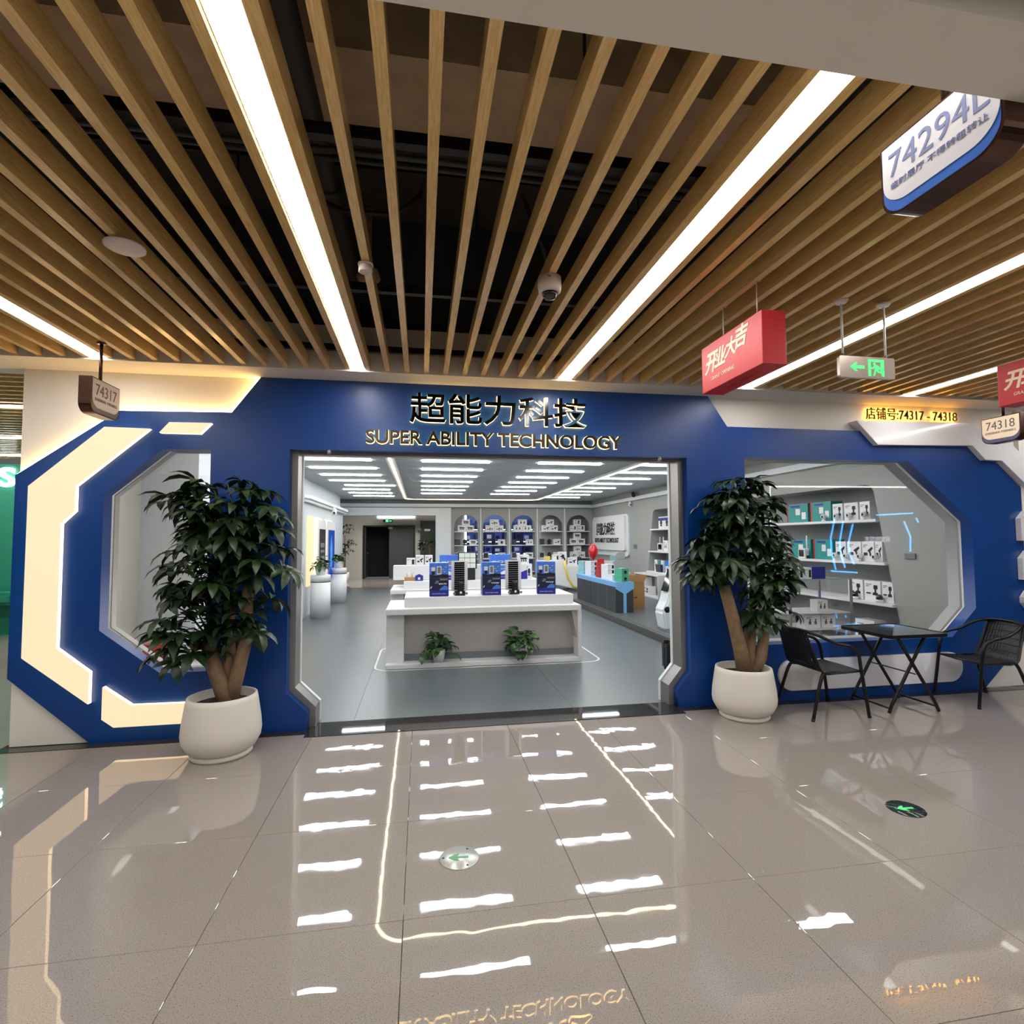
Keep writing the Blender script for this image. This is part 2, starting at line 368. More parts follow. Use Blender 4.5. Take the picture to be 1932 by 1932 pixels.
wr2 = [(3.12, 2.40), (5.017, 2.40), (5.785, 1.767), (5.785, .832), (5.464, .538), (3.12, .538)]
struct('wall_front', poly_mesh('wall_front', [[(-3.157, 0), (-.97, 0), (-.97, .15), (-1.14, .33), (-1.14, 2.40), (2.556, 2.40), (2.556, .34), (2.42, .18), (2.42, 0), (6.42, 0), (6.42, 2.985), (-3.157, 2.985)], wl2, wr2], 'xz', FY+.05, FY+.16), M_WALLG, 'off white wall behind the blue panel')
struct('wall_front', B(-3.157, 6.42, FY+.1, FY+.2, 2.985, 3.3), M_WALLG)
# lit edge between white wall and blue panel, upper left
led = MB()
edge = [(-1.354, 2.982), (-1.579, 2.675), (-2.433, 2.66), (-3.15, 2.125)]
lt = thing('led_strip', 'warm glowing strip along the upper left edge of the blue panel', 'light', (-2.3, FY+.03, 2.66))
for a, b_ in zip(edge[:-1], edge[1:]):
    a = Vector((a[0], 0, a[1])); b_ = Vector((b_[0], 0, b_[1])); n = Vector((-(b_-a).z, 0, (b_-a).x)).normalized()
    if n.z < 0 : n = -n
    if a.x > -1.4: n = -n if n.x > 0 else n
    m_ = MB(); q = [a+n*.001, b_+n*.001, b_+n*.007, a+n*.007]
    wobj('segment', m_.prism([(p.x, p.z) for p in q], 'xz', FY+.012, FY+.045), M_LED, lt)
# light boxes on the left of the blue panel
def light_box(lab, pts):
    c = Vector((sum(p[0] for p in pts)/len(pts), FY, min(p[1] for p in pts)))
    t = thing('light_box', lab, 'light', c, 'warm light boxes on the blue panel')
    wobj('side_band', G(pts, 'xz', FY-.045, FY-.004), M_WARMS, t)
    wobj('face_plate', G(pts, 'xz', FY-.052, FY-.0455), M_WARMF, t)
    return t
light_box('large C shaped warm light box around the left window', [(-2.512, 2.513), (-2.184, 2.508), (-2.705, 2.034), (-2.705, 1.835), (-2.80, 1.735), (-2.80, .763), (-2.564, .569), (-2.564, .324), (-3.033, .699), (-3.033, 2.03)])
light_box('small slanted warm light box above the left window', [(-2.11, 2.478), (-2.036, 2.566), (-1.72, 2.569), (-1.805, 2.477)])
light_box('warm light box bent along the bottom left, behind the potted tree', [(-2.465, .45), (-2.261, .298), (-1.50, .292), (-1.50, .136), (-2.378, .134), (-2.465, .201)])
# white relief panels on the right
solo('wall_relief', G([(4.357, 2.784), (5.766, 2.797), (5.971, 2.631), (6.225, 2.616), (6.62, 2.27), (6.62, 2.0), (6.416, 2.152), (6.115, 2.405), (5.907, 2.41), (5.752, 2.558), (4.602, 2.54)], 'xz', FY-.06, FY+.0499), M_GLOSSW, 'long stepped glossy white relief panel under the yellow shop number', 'panel', bevel=.003, seg=1)
solo('wall_relief', G(rounded(3.43, 5.54, .105, .405, .149, 8), 'xz', FY-.03, FY-.001), M_GLOSSW, 'white pill shaped panel low on the blue wall behind the cafe table', 'panel', bevel=.003, seg=1)
for k, (z0, z1, lab) in enumerate(((1.55, 1.87, 'upper'), (1.135, 1.445, 'middle'), (.82, 1.02, 'lower'))):
    solo('wall_relief', G([(6.32, z0+.0), (6.62, z0), (6.62, z1), (6.40, z1), (6.32, z1-.08)] if k < 2 else [(6.32, z0+.07), (6.38, z0), (6.62, z0), (6.62, z1), (6.38, z1), (6.32, z1-.07)], 'xz', FY-.06, FY-.001), M_GLOSSW, '%s white chamfered block at the right edge of the blue panel' % lab, 'panel', 'white edge blocks', bevel=.003, seg=1)
struct('wall_right', B(6.66, 12, FY, FY+.2, 0, 2.985), M_BLUE2, 'blue wall of the neighbouring shop')
struct('wall_right', B(6.42, 6.66, FY+.0, FY+.2, 0, 2.985), M_WALLG, 'white pier at the right of the shop front')

# windows: reveal ring and pane
def off_loop(pts, s):                      # scale a loop about its centre
    cx = sum(p[0] for p in pts)/len(pts); cz = sum(p[1] for p in pts)/len(pts)
    w_ = max(p[0] for p in pts)-min(p[0] for p in pts)
    k = 1-2*s/w_; h_ = max(p[1] for p in pts)-min(p[1] for p in pts); kz = 1-2*s/h_
    return [(cx+(p[0]-cx)*k, cz+(p[1]-cz)*kz) for p in pts]
M_REVW = mat('window_reveal', (166, 168, 164), .5)
w1 = tag(obj('window_1', poly_mesh('window_1', [off_loop(WL, -.008), WL], 'xz', FY+.17, FY+.24), mat('window_reveal_beige', (188, 184, 172), .5)), 'faceted left shop window with deep pale reveal', kind='structure')
obj('pane', G(off_loop(WL, -.006), 'xz', FY+.150, FY+.158), M_GLASS, w1)
w2 = tag(obj('window_2', poly_mesh('window_2', [off_loop(WR, -.010), WR], 'xz', FY+.17, FY+.30), M_REVW), 'large faceted right shop window', kind='structure')
obj('pane', G(off_loop(WR, -.008), 'xz', FY+.150, FY+.158), M_GLASS, w2)
# door frame
def inset_door(s): return [(-.94+s, .0), (-.94+s, .15+s*.4), (-1.11+s, .32+s*.4), (-1.11+s, 2.374-s*.25), (2.526-s, 2.374-s*.25), (2.526-s, .33+s*.4), (2.39-s, .17+s*.4), (2.39-s, .0)]
fr = inset_door(.0); fi = inset_door(.05)
d1 = tag(obj('door_1', G(fr+fi[::-1], 'xz', FY+.09, FY+.30), M_METAL), 'grey metal frame around the open shop entrance', kind='structure')
fi2 = inset_door(.058)
obj('inner_edge', G(fi+fi2[::-1], 'xz', FY+.26, FY+.305), M_SHOPW, d1)
obj('top_rail', B(-1.06, 2.476, FY+.12, FY+.2, 2.345, 2.361), M_METAL, d1)
for px_, lab in ((622, 'left'), (1242, 'right')):
    c = atY(px_, 853, FY)
    t = thing('door_sensor', 'tiny metal spotlight above the %s side of the entrance' % lab, 'spotlight', (c.x, FY-.001, 2.36), 'door spotlights')
    obj('bracket', B(-.008, .008, -.035, 0, 0, .012), M_METAL, t); obj('lamp_head', MB().lathe([(.0, -.02), (.016, -.015), (.02, .0), (.014, .016), (0, .02)], (0, -.03, -.012), 12), M_METAL, t)

# ------------------------------------------------------------------ lettering on the facade
def sign_letters(name, label, chars, x0, x1, z0, z1, Y, off, halo_off, mf, mh, stand=.03, thick=.02):
    t = thing(name, label, 'sign', ((x0+x1)/2, Y, z0))
    c = bpy.data.curves.new('tmp', 'FONT')
    # lay the characters out by their advance widths
    adv = []; o = bpy.data.objects.new('tmp', c)
    def ext(s):
        c.body = s; m = o.to_mesh(); xs = [v.co.x for v in m.vertices]; ys = [v.co.y for v in m.vertices]; r = (min(xs), max(xs), min(ys), max(ys)); o.to_mesh_clear(); return r
    full = ext(chars); k = (x1-x0)/(full[1]-full[0]); kz = (z1-z0)/(full[3]-full[2])
    for i, ch in enumerate(chars):
        if ch == ' ': continue
        a = ext(ch); b_ = ext(chars[:i+1]); x = b_[1]-(a[1]-a[0])
        for of, y0, y1, m, nm in ((off, Y-stand-thick, Y-stand, mf, 'letter'), (halo_off, Y-stand+.001, Y-.006, mh, 'halo')):
            c.body = ch; c.offset = of; c.extrude = .5; c.resolution_u = 4
            me = o.to_mesh().copy(); o.to_mesh_clear(); c.offset = 0; c.extrude = 0
            me.name = nm; me.materials.clear()
            dx = x-a[0]
            for v in me.vertices: v.co = (x0+(v.co.x+dx-full[0])*k, (y0+y1)/2-v.co.z*(y1-y0), z0+(v.co.y-full[2])*kz)
            par = t if nm == 'letter' else last
            last = wobj(nm, me, m, par)
    bpy.data.objects.remove(o); bpy.data.curves.remove(c); return t
sign_letters('shop_sign', 'large black Chinese characters 超能力科技 with warm backlight on the blue fascia', '超能力科技', -.10, 1.51, 2.630, 2.893, FY, .011, .012, M_LETTER, M_HALO)
sign_letters('shop_sign', 'backlit line SUPER ABILITY TECHNOLOGY below the Chinese characters', 'SUPER ABILITY TECHNOLOGY', -.475, 1.85, 2.437, 2.553, FY, .02, .028, M_LETTERG, M_HALO, .026, .018)
sign_letters('shop_number_sign', 'yellow backlit shop number 店铺号:74317-74318 on the white wall', '店铺号:74317 - 74318', 4.547, 5.66, 2.822, 2.945, FY+.05, .004, .004, M_LETTERG, M_HALO2, .026, .012)
# ================================================================== shop interior shell
def zi(x, y): return (540+x/2.542, 830+y/2.542)
def za(x, y): return (540+x/6.0375, 940+y/6.0375)
def zb(x, y): return (740+x/6.0375, 1030+y/6.0375)
def zc(x, y): return (830+x/6.9, 950+y/6.9)
def zd(x, y): return (1050+x/7.154, 950+y/7.154)
def ze(x, y): return (1400+x/4.2, 860+y/4.2)
RW, BY, LW = 5.95, 18.18, -3.0             # right wall, back wall, left wall
sf = struct('floor', B(-3.1, RW+.1, 4.92, BY+.3, -.12, -.004), M_GROUT, 'base of the shop floor')
xs = [-3.1, -2.59, -.585, 1.42, 3.43, 5.44, RW+.1]
for a, b_ in zip(xs[:-1], xs[1:]): obj('vinyl_sheet', B(a+.0015, b_-.0015, 4.96, BY+.28, -.004, 0), M_VINYL, sf)
pl = struct('floor', B(3.70, RW, 6.9, BY, 0.002, .12), M_VINYL, 'raised platform along the right wall of the shop')
obj('step_edge', B(3.63, 3.70, 6.9, BY, .002, .115), mat('step_edge', (74, 74, 70), .5), pl, .004, 1)
sc = struct('ceiling', B(-3.1, RW+.1, 4.96, BY+.3, 2.95, 3.0), mat('ceiling_back', (150, 156, 160), .8), 'grey slatted shop ceiling')
gs = MB(); y = 5.05
while y < BY: gs.box(-3.1, RW+.1, y, y+.075, 2.915, 2.945); y += .115
tag(obj('ceiling_slat', gs, mat('ceiling_slat_grey', (200, 206, 210), .45, var=.03), sc), kind='stuff')
# light bars in four columns
cols = {'left': (-2.0, -.82), 'left centre': (0.0, 1.15), 'right centre': (2.0, 3.13), 'right': (3.88, 5.0)}
ords = ['nearest', 'second', 'third', 'fourth', 'fifth', 'sixth', 'seventh', 'eighth', 'ninth', 'tenth', 'eleventh']
for cn, (xa, xb) in cols.items():
    for k in range(11):
        if k > 9 and 'centre' in cn: continue
        L = (xb-xa)/2; dx = .18 if (cn == 'left' and k == 7) else 0
        t = thing('light_bar', '%s white light bar from the entrance in the %s ceiling row' % (ords[k].capitalize(), cn), 'light', ((xa+xb)/2+dx, 5.8+1.075*k, 2.88), 'shop ceiling light bars')
        obj('diffuser', G(rounded(-L, L, -.07, .07, .03, 4), 'xy', .018, .028), M_BAR, t)
        obj('mount', B(-L+.02, L-.02, -.06, .06, .0285, .034), M_CEILG, t)
# cove line: rounded rectangle of warm LED with grey channel
pts = rounded(-.50, 3.76, 6.33, 17.3, .35, 8)
t = thing('cove_light', 'warm white rounded rectangle LED line on the shop ceiling', 'light', (1.63, 11.8, 2.86))
def ring(pts, w_):
    n = len(pts); out = []
    for i in range(n):
        a, b_, c = Vector(pts[i-1]), Vector(pts[i]), Vector(pts[(i+1) % n])
        d = (c-a).normalized(); out.append((b_.x+d.y*w_, b_.y-d.x*w_))
    return out
wobj('led_line', poly_mesh('led_line', [ring(pts, .014), ring(pts, -.014)], 'xy', 2.862, 2.872), M_COVE, t)
wobj('channel', poly_mesh('channel', [ring(pts, .07), ring(pts, -.07)], 'xy', 2.874, 2.912), M_SHOPW, t)
# walls
struct('wall_left', B(LW-.12, LW, 4.96, 18.5, 0, 2.95), M_WALLG, 'left wall of the shop')
niche = [(5.82, .13), (6.22, 2.22), (6.27, 2.28), (6.36, 2.31), (13.0, 2.33), (13.1, 2.30), (13.14, 2.22), (13.62, .13)]
struct('wall_right', poly_mesh('wall_right', [[(4.96, 0), (18.5, 0), (18.5, 2.95), (4.96, 2.95)], niche], 'yz', RW, RW+.06), M_SHOPG, 'grey right wall of the shop with a long shelf niche')
struct('wall_right', B(RW+.46, RW+.5, 5.5, 14, 0, 2.95), mat('niche_back', (142, 144, 142), .6), 'back of the long shelf niche')
nb = struct('trim_7', poly_mesh('trim_7', [[(p[0]+(-.02 if p[0] < 9 else .02), p[1]+(.02 if p[1] > 2 else -.0)) for p in niche], niche], 'yz', RW+.061, RW+.459), M_SHOPG, 'reveal of the shelf niche')
M_SHELF = mat('white_shelf', (232, 232, 232), .4, var=.02)
for z, lab in ((1.80, 'upper'), (1.23, 'middle'), (.70, 'lower')):
    f = lambda z: (5.82+(z-.13)*(6.22-5.82)/2.09, 13.62-(z-.13)*(13.62-13.14)/2.09)
    a, b_ = f(z)
    solo('shelf', B(RW-.05, RW+.455, a+.012, b_-.012, z, z+.035), M_SHELF, '%s long white shelf in the right wall niche' % lab, 'shelf', 'long wall shelves')
struct('trim_8', MB().box(RW-.10, RW-.001, 4.97, BY, 2.66, 2.72).box(RW-.07, RW-.001, 4.97, BY, 2.72, 2.76), M_SHOPW, 'white cornice along the right wall')
# back wall with opening and arches
arch_c = [1.50+.985*i for i in range(5)]
def arch(c, hw=.415, zb_=.35, zs=2.0, n=14): return [(c-hw, zb_), (c+hw, zb_)]+[(c+hw*math.cos(math.pi*i/n), zs+hw*math.sin(math.pi*i/n)) for i in range(n+1)]
bw = [(LW, 0), (-2.60, 0), (-2.60, 2.395), (.475, 2.395), (.475, 0), (RW, 0), (RW, 2.95), (LW, 2.95)]
struct('wall_back', poly_mesh('wall_back', [[(.97, 0), (RW, 0), (RW, 2.65), (.97, 2.65)]]+[arch(c) for c in arch_c], 'xz', BY, BY+.1), M_SHOPG, 'grey back wall with five arched display niches')
struct('wall_back', G([(LW, 0), (-2.60, 0), (-2.60, 2.395), (.475, 2.395), (.475, 0), (.97, 0), (.97, 2.65), (LW, 2.65)], 'xz', BY-.06, BY+.3), M_SHOPW, 'white back wall around the wide rear opening')
struct('wall_back', B(LW, RW, BY-.0, BY+.3, 2.651, 2.95), M_CEILG, 'grey band above the back wall cornice')
struct('trim_9', MB().box(-2.66, RW, BY-.16, BY-.061, 2.67, 2.74).box(-2.66, RW, BY-.12, BY-.061, 2.74, 2.78), M_SHOPW, 'white cornice along the back wall')
for x in [.97]+[arch_c[i]+.4925 for i in range(4)]: solo('pilaster', B(x-.018, x+.018, BY-.03, BY-.001, 0, 2.65), M_SHOPW, 'thin white vertical strip %s' % ('left of the leftmost arch', 'right of the leftmost arch', 'left of the middle arch', 'right of the middle arch', 'left of the rightmost arch')[round((x-1.0)/.985)], 'strip', 'white strips between arches')
# niche interiors
M_NB = mat('arch_back_grey', (150, 150, 152), .6)
M_NBB = mat('arch_back_blue', (120, 146, 205), .4)
for i, c in enumerate(arch_c):
    mb = MB().box(c-.45, c-.43, BY+.101, BY+.5, .3, 2.5).box(c+.43, c+.45, BY+.101, BY+.5, .3, 2.5)
    struct('trim_%d' % (10+i), mb, M_NB, 'side cheeks of arch %d from the left' % (i+1))
    if i == 0: struct('wall_back', B(c-.43, c+.0, BY+.5, BY+.53, .3, 2.5), M_NB)
    if i in (3, 4): struct('wall_back', B(c-.43, c+.43, BY+.5, BY+.53, .3, 2.5), M_NB)
    for z, lab in ((1.855, 'upper'), (1.385, 'middle'), (.925, 'lower'), (.47, 'lowest')):
        solo('shelf', B(c-.428, c+.428, BY+.02, BY+.42, z-.025, z), M_SHELF, '%s shelf in %s arch of the back wall' % (lab, ('the leftmost', 'the second', 'the middle', 'the fourth', 'the rightmost')[i]), 'shelf', 'arch shelves')
for c, y in ((arch_c[0]+.02, BY+.49), (arch_c[3]-.38, BY+.46)):
    solo('tube_light', B(c-.025, c+.025, y-.02, y, .4, 2.42 if c < 2 else 2.1), emat('tube_light', (245, 250, 255), 6), 'upright white tube light inside %s arch' % ('the leftmost' if c < 2 else 'the fourth'), 'light', 'upright tube lights in arches')
# blue lit stock shelves seen through the open arches
struct('wall_stock', B(1.0, 5.2, 20.2, 20.3, 0, 2.95), M_NBB, 'wall of the stock room behind the arches')
struct('floor', B(.5, 6, BY+.3, 20.3, -.1, -.002), M_VINYL); struct('ceiling', B(.5, 6, BY+.3, 20.3, 2.95, 3.0), M_SHOPW)
M_SHL = emat('stock_led', (225, 238, 255), 5)
for k, z in enumerate((1.05, 1.5, 1.95)):
    t = thing('stock_shelf', '%s lit stock shelf seen through the arches' % ('lowest', 'middle', 'highest')[k], 'shelf', (3.0, 20.0, z), 'stock room shelves')
    obj('board', B(-1.4, 1.2, -.15, .19, -.03, 0), M_SHELF, t); obj('led_strip', B(-1.35, 1.15, -.165, -.151, -.025, -.008), M_SHL, t)
M_BBOX = mat('blue_carton', (58, 88, 178), .45, var=.3, scale=12); M_BBOX2 = mat('dark_blue_carton', (38, 52, 104), .45, var=.3, scale=12)
for k, z in enumerate((1.05, 1.5, 1.95)):
    for j in range(7):
        x = 1.72+j*.37+.03*((j*k) % 3); wd = .27+.04*((j+k) % 2); hh = .26+.05*((j*2+k) % 3)
        t = thing('stock_carton', 'blue carton on the %s stock shelf behind the arches, %s from the left' % (('lowest', 'middle', 'highest')[k], ords[j] if j else 'first'), 'box', (x, 19.98, z), 'blue cartons in the stock room')
        obj('body', B(-wd/2, wd/2, -.1, .1, 0, hh), M_BBOX if (j+k) % 3 else M_BBOX2, t); obj('print', B(-wd*.35, wd*.2, -.102, -.1005, hh*.3, hh*.7), M_SHELF if (j+k) % 2 else M_BLACK, t)
for x in (2.3, 3.3): 
    t = thing('light_bar', 'white ceiling bar light in the stock room, %s one' % ('left' if x < 3 else 'right'), 'light', (x, 19.2, 2.9), 'stock room light bars')
    obj('diffuser', B(-.5, .5, -.03, .03, 0, .02), M_BAR, t); obj('mount', B(-.45, .45, -.02, .02, .02, .05), M_CEILG, t)
# rear passage beyond the opening
struct('floor', B(-6, .97, BY+.301, 22.7, -.1, -.001), mat('rear_tile', (176, 170, 162), .1, var=.05, scale=2), 'pale polished floor of the rear passage')
struct('ceiling', B(-6, .97, BY+.3, 22.7, 2.9, 3.0), M_CEILG)
M_RC = mat('rear_concrete', (186, 182, 176), .8, var=.16, scale=1.2, bump=.05, bscale=6)
struct('wall_rear', poly_mesh('wall_rear', [[(-6, 0), (-2.30, 0), (-2.30, 2.12), (-.32, 2.12), (-.32, 0), (.97, 0), (.97, 2.95), (-6, 2.95)]], 'xz', 22.6, 22.75), M_RC, 'concrete wall at the end of the rear passage')
struct('wall_rear', B(.97, 1.02, BY+.3, 22.7, 0, 2.95), M_RC)
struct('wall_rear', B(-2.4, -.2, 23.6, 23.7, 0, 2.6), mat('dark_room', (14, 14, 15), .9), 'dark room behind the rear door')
M_DOORG = mat('dark_grey_door', (56, 57, 60), .5, var=.04)
d2 = tag(obj('door_2', G([(-2.36, 0), (-2.36, 2.17), (-.26, 2.17), (-.26, 0), (-.32, 0), (-.32, 2.11), (-2.30, 2.11), (-2.30, 0)], 'xz', 22.57, 22.76), M_BLACK), 'dark double door at the rear, left leaf open', kind='structure')
obj('leaf', B(-1.31, -.325, 22.6, 22.645, .01, 2.105), M_DOORG, d2)
lf = obj('leaf', B(-2.29, -2.25, 22.65, 23.5, .01, 2.10), M_DOORG, d2); obj('handle', B(-2.249, -2.21, 23.3, 23.42, 1.0, 1.03), M_METAL, lf)
obj('door_closer', B(-1.35, -1.18, 22.555, 22.599, 2.02, 2.10), M_METAL, d2)
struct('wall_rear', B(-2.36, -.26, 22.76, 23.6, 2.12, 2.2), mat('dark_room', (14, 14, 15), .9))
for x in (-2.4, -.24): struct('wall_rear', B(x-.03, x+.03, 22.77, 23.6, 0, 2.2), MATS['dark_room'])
d3 = tag(obj('door_3', B(-.05, .95, 22.54, 22.595, 0, 2.36), M_DOORG), 'single dark door right of the rear double door', kind='structure')
obj('name_plate', B(.12, .36, 22.53, 22.539, 1.93, 2.02), M_SHELF, d3)
obj('hinge', B(-.03, -.005, 22.525, 22.539, 1.95, 2.05), M_METAL, d3)
t = thing('exit_sign', 'small green exit sign above the rear double door', 'sign', (-1.37, 22.56, 2.30))
obj('housing', B(-.19, .19, 0, .035, 0, .11), M_BLACK, t); obj('pictogram', B(-.08, .02, -.004, -.001, .012, .098), emat('exit_green', (60, 220, 120), 2.5), t)
obj('arrow', G([(.05, .05), (.09, .085), (.09, .065), (.16, .065), (.16, .04), (.09, .04), (.09, .018)], 'xz', -.004, -.001), MATS['exit_green'], t)
t = thing('hanging_sign', 'rounded grey sign hanging above the rear passage, cut by the opening header', 'sign', (-.98, 21.6, 2.38))
obj('board', G(rounded(-.78, .78, 0, .3, .08), 'xz', -.02, .02), M_CEILG, t); obj('face', G(rounded(-.74, .74, .04, .26, .06), 'xz', -.026, -.021), M_SHELF, t)
for x in (-.6, .6): obj('rod', MB().tube([(x, 0, .3), (x, 0, .52)], .01, 8), M_METAL, t)
t = thing('passage_fill', 'added fill light panel under the rear passage ceiling', 'light', (-1.2, 20.6, 2.86)); obj('diffuser', B(-.9, .9, -.6, .6, 0, .03), emat('passage_fill_glow', (255, 250, 242), 12), t); obj('rim', poly_mesh('rim', [rounded(-.94, .94, -.64, .64, .01), rounded(-.905, .905, -.605, .605, .005)], 'xy', 0, .039), M_METAL, t)  # added to brighten the rear passage, stands for no particular lamp
# left part: column block, white block by the window
M_COL = mat('column_white', (208, 217, 222), .5, var=.02)
cb = struct('wall_left', G(rounded(-3.0, -2.36, 11.32, 17.0, .10, 6, '0110'), 'xy', 0, 2.36), M_COL, 'white column block with illuminated panels')
struct('trim_15', MB().prism(rounded(-3.0, -2.26, 11.22, 17.1, .16, 6, '0110'), 'xy', 2.37, 2.43).prism(rounded(-3.0, -2.21, 11.17, 17.1, .18, 6, '0110'), 'xy', 2.43, 2.50), M_SHOPW, 'cornice of the white column block')
struct('wall_left', B(-3.0, -2.45, 11.5, 16.95, 2.51, 2.94), M_COL)
struct('led_cove', B(-2.98, -2.35, 11.30, 11.33, 2.505, 2.52), emat('column_led', (255, 190, 120), 3), 'warm cove light on top of the column block')
struct('wall_left', B(-3.0, -2.40, 6.3, 8.0, 0, 2.95), M_SHOPW, 'white block behind the left window')
struct('wall_left', B(-2.998, -2.96, 5.16, 6.299, 0, 2.95), mat('beige_panel', (214, 209, 196), .4, var=.02), 'beige panel beside the left window')
wl = struct('trim_16', B(-2.62, -1.70, 5.14, 5.75, 0, .50), M_SHELF, 'white ledge behind the left window')
# plates on the right wall
solo('wall_plate', B(RW-.02, RW-.001, 14.20, 14.42, 1.30, 1.42), M_CEILG, 'small grey socket plate right of the logo board', 'socket', bevel=.004, seg=1)
p = atX(*ze(1338, 795), RW)
solo('wall_plate', B(RW-.02, RW-.001, p.y-.075, p.y+.075, p.z-.035, p.z+.035), M_CEILG, 'grey metal socket plate on the wall seen through the right window', 'socket', bevel=.004, seg=1)
# ================================================================== shop furniture and goods
M_TABLE = mat('table_white', (236, 236, 236), .32, var=.02); M_TABLEF = mat('table_front', (196, 192, 190), .4, var=.03)
M_STONE = mat('terrazzo_white', (226, 227, 228), .3, var=.12, scale=120)
M_PRB = mat('print_black', (24, 24, 26), .5, var=.2, scale=40); M_PRW = mat('carton_white', (236, 236, 238), .45, var=.02)
M_PRBLUE = mat('print_blue', (34, 40, 140), .4, var=.1, scale=30); M_PRNAVY = mat('print_navy', (26, 32, 66), .4, var=.35, scale=40)
M_PRSKY = mat('print_sky', (70, 122, 214), .4, var=.25, scale=25); M_PRGREY = mat('print_grey', (120, 122, 124), .5)
M_PRTEAL = mat('print_teal', (38, 142, 138), .4, var=.1, scale=20); M_RED = mat('print_red', (186, 34, 44), .4, var=.12, scale=20)
M_YEL = mat('yellow_trim', (236, 212, 110), .4); M_LBLUE = mat('light_blue_laminate', (122, 180, 230), .4, var=.02); M_CHAR = mat('charcoal_laminate', (58, 60, 64), .45, var=.05)
M_BROWN = mat('cardboard', (170, 128, 82), .8, var=.1, scale=15)
# --- front display table
def display_table(label, loc, W, D, Ht, riser):
    t = thing('display_table', label, 'table', loc, 'white display tables')
    obj('top', B(0, W, 0, D, Ht-.07, Ht), M_TABLE, t, .006, 2)
    obj('side_panel', B(.0, .22, .13, D-.1, .06, Ht-.071), M_TABLE, t, .004, 1); obj('side_panel', B(W-.05, W-.0, .0, D-.1, .06, Ht-.071), M_TABLE, t, .004, 1)
    obj('front_panel', B(.221, W-.051, .25, .28, .14, Ht-.071), M_TABLEF, t)
    obj('skirting', B(.221, W-.051, .22, .249, .061, .139), M_CEILG, t)
    obj('plinth', B(0, W, .02, D-.08, 0.001, .06), M_TABLE, t, .004, 1)
    obj('corner_brace', G([(W-.12, Ht-.071), (W-.051, Ht-.071), (W-.051, .3)], 'xz', .05, .249), M_TABLEF, t)
    if riser: obj('riser', B(.22, W-.06, .17, D-.12, Ht+.0005, Ht+.125), M_STONE, t, .004, 1)
    return t
TT = .735
display_table('white display table with stone riser nearest the entrance, plants on its plinth', (-.43, 6.78, 0), 2.49, 1.05, TT, True)
display_table('second white display table behind the first', (-.52, 9.35, 0), 2.7, 1.1, TT, True)
# white line on the floor round the front table
solo('floor_line', poly_mesh('floor_line', [rounded(-.58, 2.35, 6.74, 8.2, .22), rounded(-.555, 2.325, 6.765, 8.175, .2)], 'xy', .0005, .003), M_SHELF, 'thin white rounded line inlaid around the front display table', 'floor marking')
# --- product boxes
def wave(mb, x0, x1, z, y, r=.004):          # the wavy word mark on the cartons
    n = 17; mb.tube([(x0+(x1-x0)*i/(n-1), y, z+.009*math.cos(i*math.pi/2*1.0)) for i in range(n)], r, 4)
def solar_carton(label, loc, rz=0, s=1, group='solar camera cartons', low=True):
    t = thing('solar_camera_carton', label, 'box', loc, group, rz); t.scale = (s, s, s)
    W, D, h1, h2 = .245, .20, .235, .43
    if low: obj('body', B(-W/2, W/2, -D/2, D/2, 0, h1), M_PRNAVY, t, .002, 1)
    z0 = h1 if low else 0.02
    obj('upper_carton', B(-W/2, W/2, -D/2+.012, D/2, z0+.001, h2), M_PRSKY, t, .002, 1)
    y = -D/2
    if low:
        obj('band', B(-W/2, W/2, y-.002, y, .002, .075), M_PRBLUE, t)
        mb = MB(); put_text(mb, 'SOLAR STREET CAMERA', (-.088, y-.0021, .028), (1, 0, 0), (0, 0, 1), w=.176, h=.013, depth=.001, res=2); tag(obj('caption', mb, M_SHELF, t), kind='stuff')
        mb = MB(); wave(mb, -.005, .095, .16, y-.003); obj('word_mark', mb, M_SHELF, t)
        obj('panel_picture', G([(-.06, .165), (-.02, .165), (.0, .2), (-.035, .205)], 'xz', y-.002, y), M_PRGREY, t)
        obj('lamp_picture', G([(-.115, .105), (-.105, .1), (-.09, .125), (-.1, .13)], 'xz', y-.002, y), M_SHELF, t)
        obj('house_picture', G([(0, .08), (.11, .08), (.115, .12), (.07, .14), (.03, .115)], 'xz', y-.0015, y), M_PRSKY, t)
        obj('badge', B(0.01, .11, y-.002, y, .205, .226), M_PRGREY, t)
    y2 = y+.012
    obj('ground_picture', G([(-W/2, z0+.004), (W/2, z0+.004), (W/2, z0+.04), (.04, z0+.05), (-.04, z0+.03), (-W/2, z0+.05)], 'xz', y2-.002, y2), M_PRB, t)
    obj('device_picture', G(rounded(-.03, .03, z0+.045, z0+.15, .006), 'xz', y2-.004, y2), M_SHELF, t); obj('screen_picture', B(-.02, .02, y2-.006, y2-.004, z0+.06, z0+.14), M_PRGREY, t)
    obj('panel_picture', G(rounded(-.1, -.05, z0+.09, z0+.14, .004), 'xz', y2-.003, y2), M_SHELF, t)
    obj('camera_picture', B(-.095, -.055, y2-.003, y2, z0+.045, z0+.085), M_PRB, t)
    for q in ((.05, .11), (.085, .14), (.07, .08)): obj('bird_picture', G([(q[0]-.02, z0+q[1]+.01), (q[0], z0+q[1]), (q[0]+.02, z0+q[1]+.012), (q[0], z0+q[1]-.008)], 'xz', y2-.002, y2), M_SHELF, t)
    return t
RZ = TT+.126                                # top of the riser
def onr(px, py, Y): p = atY(px, py, Y); return p.x
Yb = 7.10
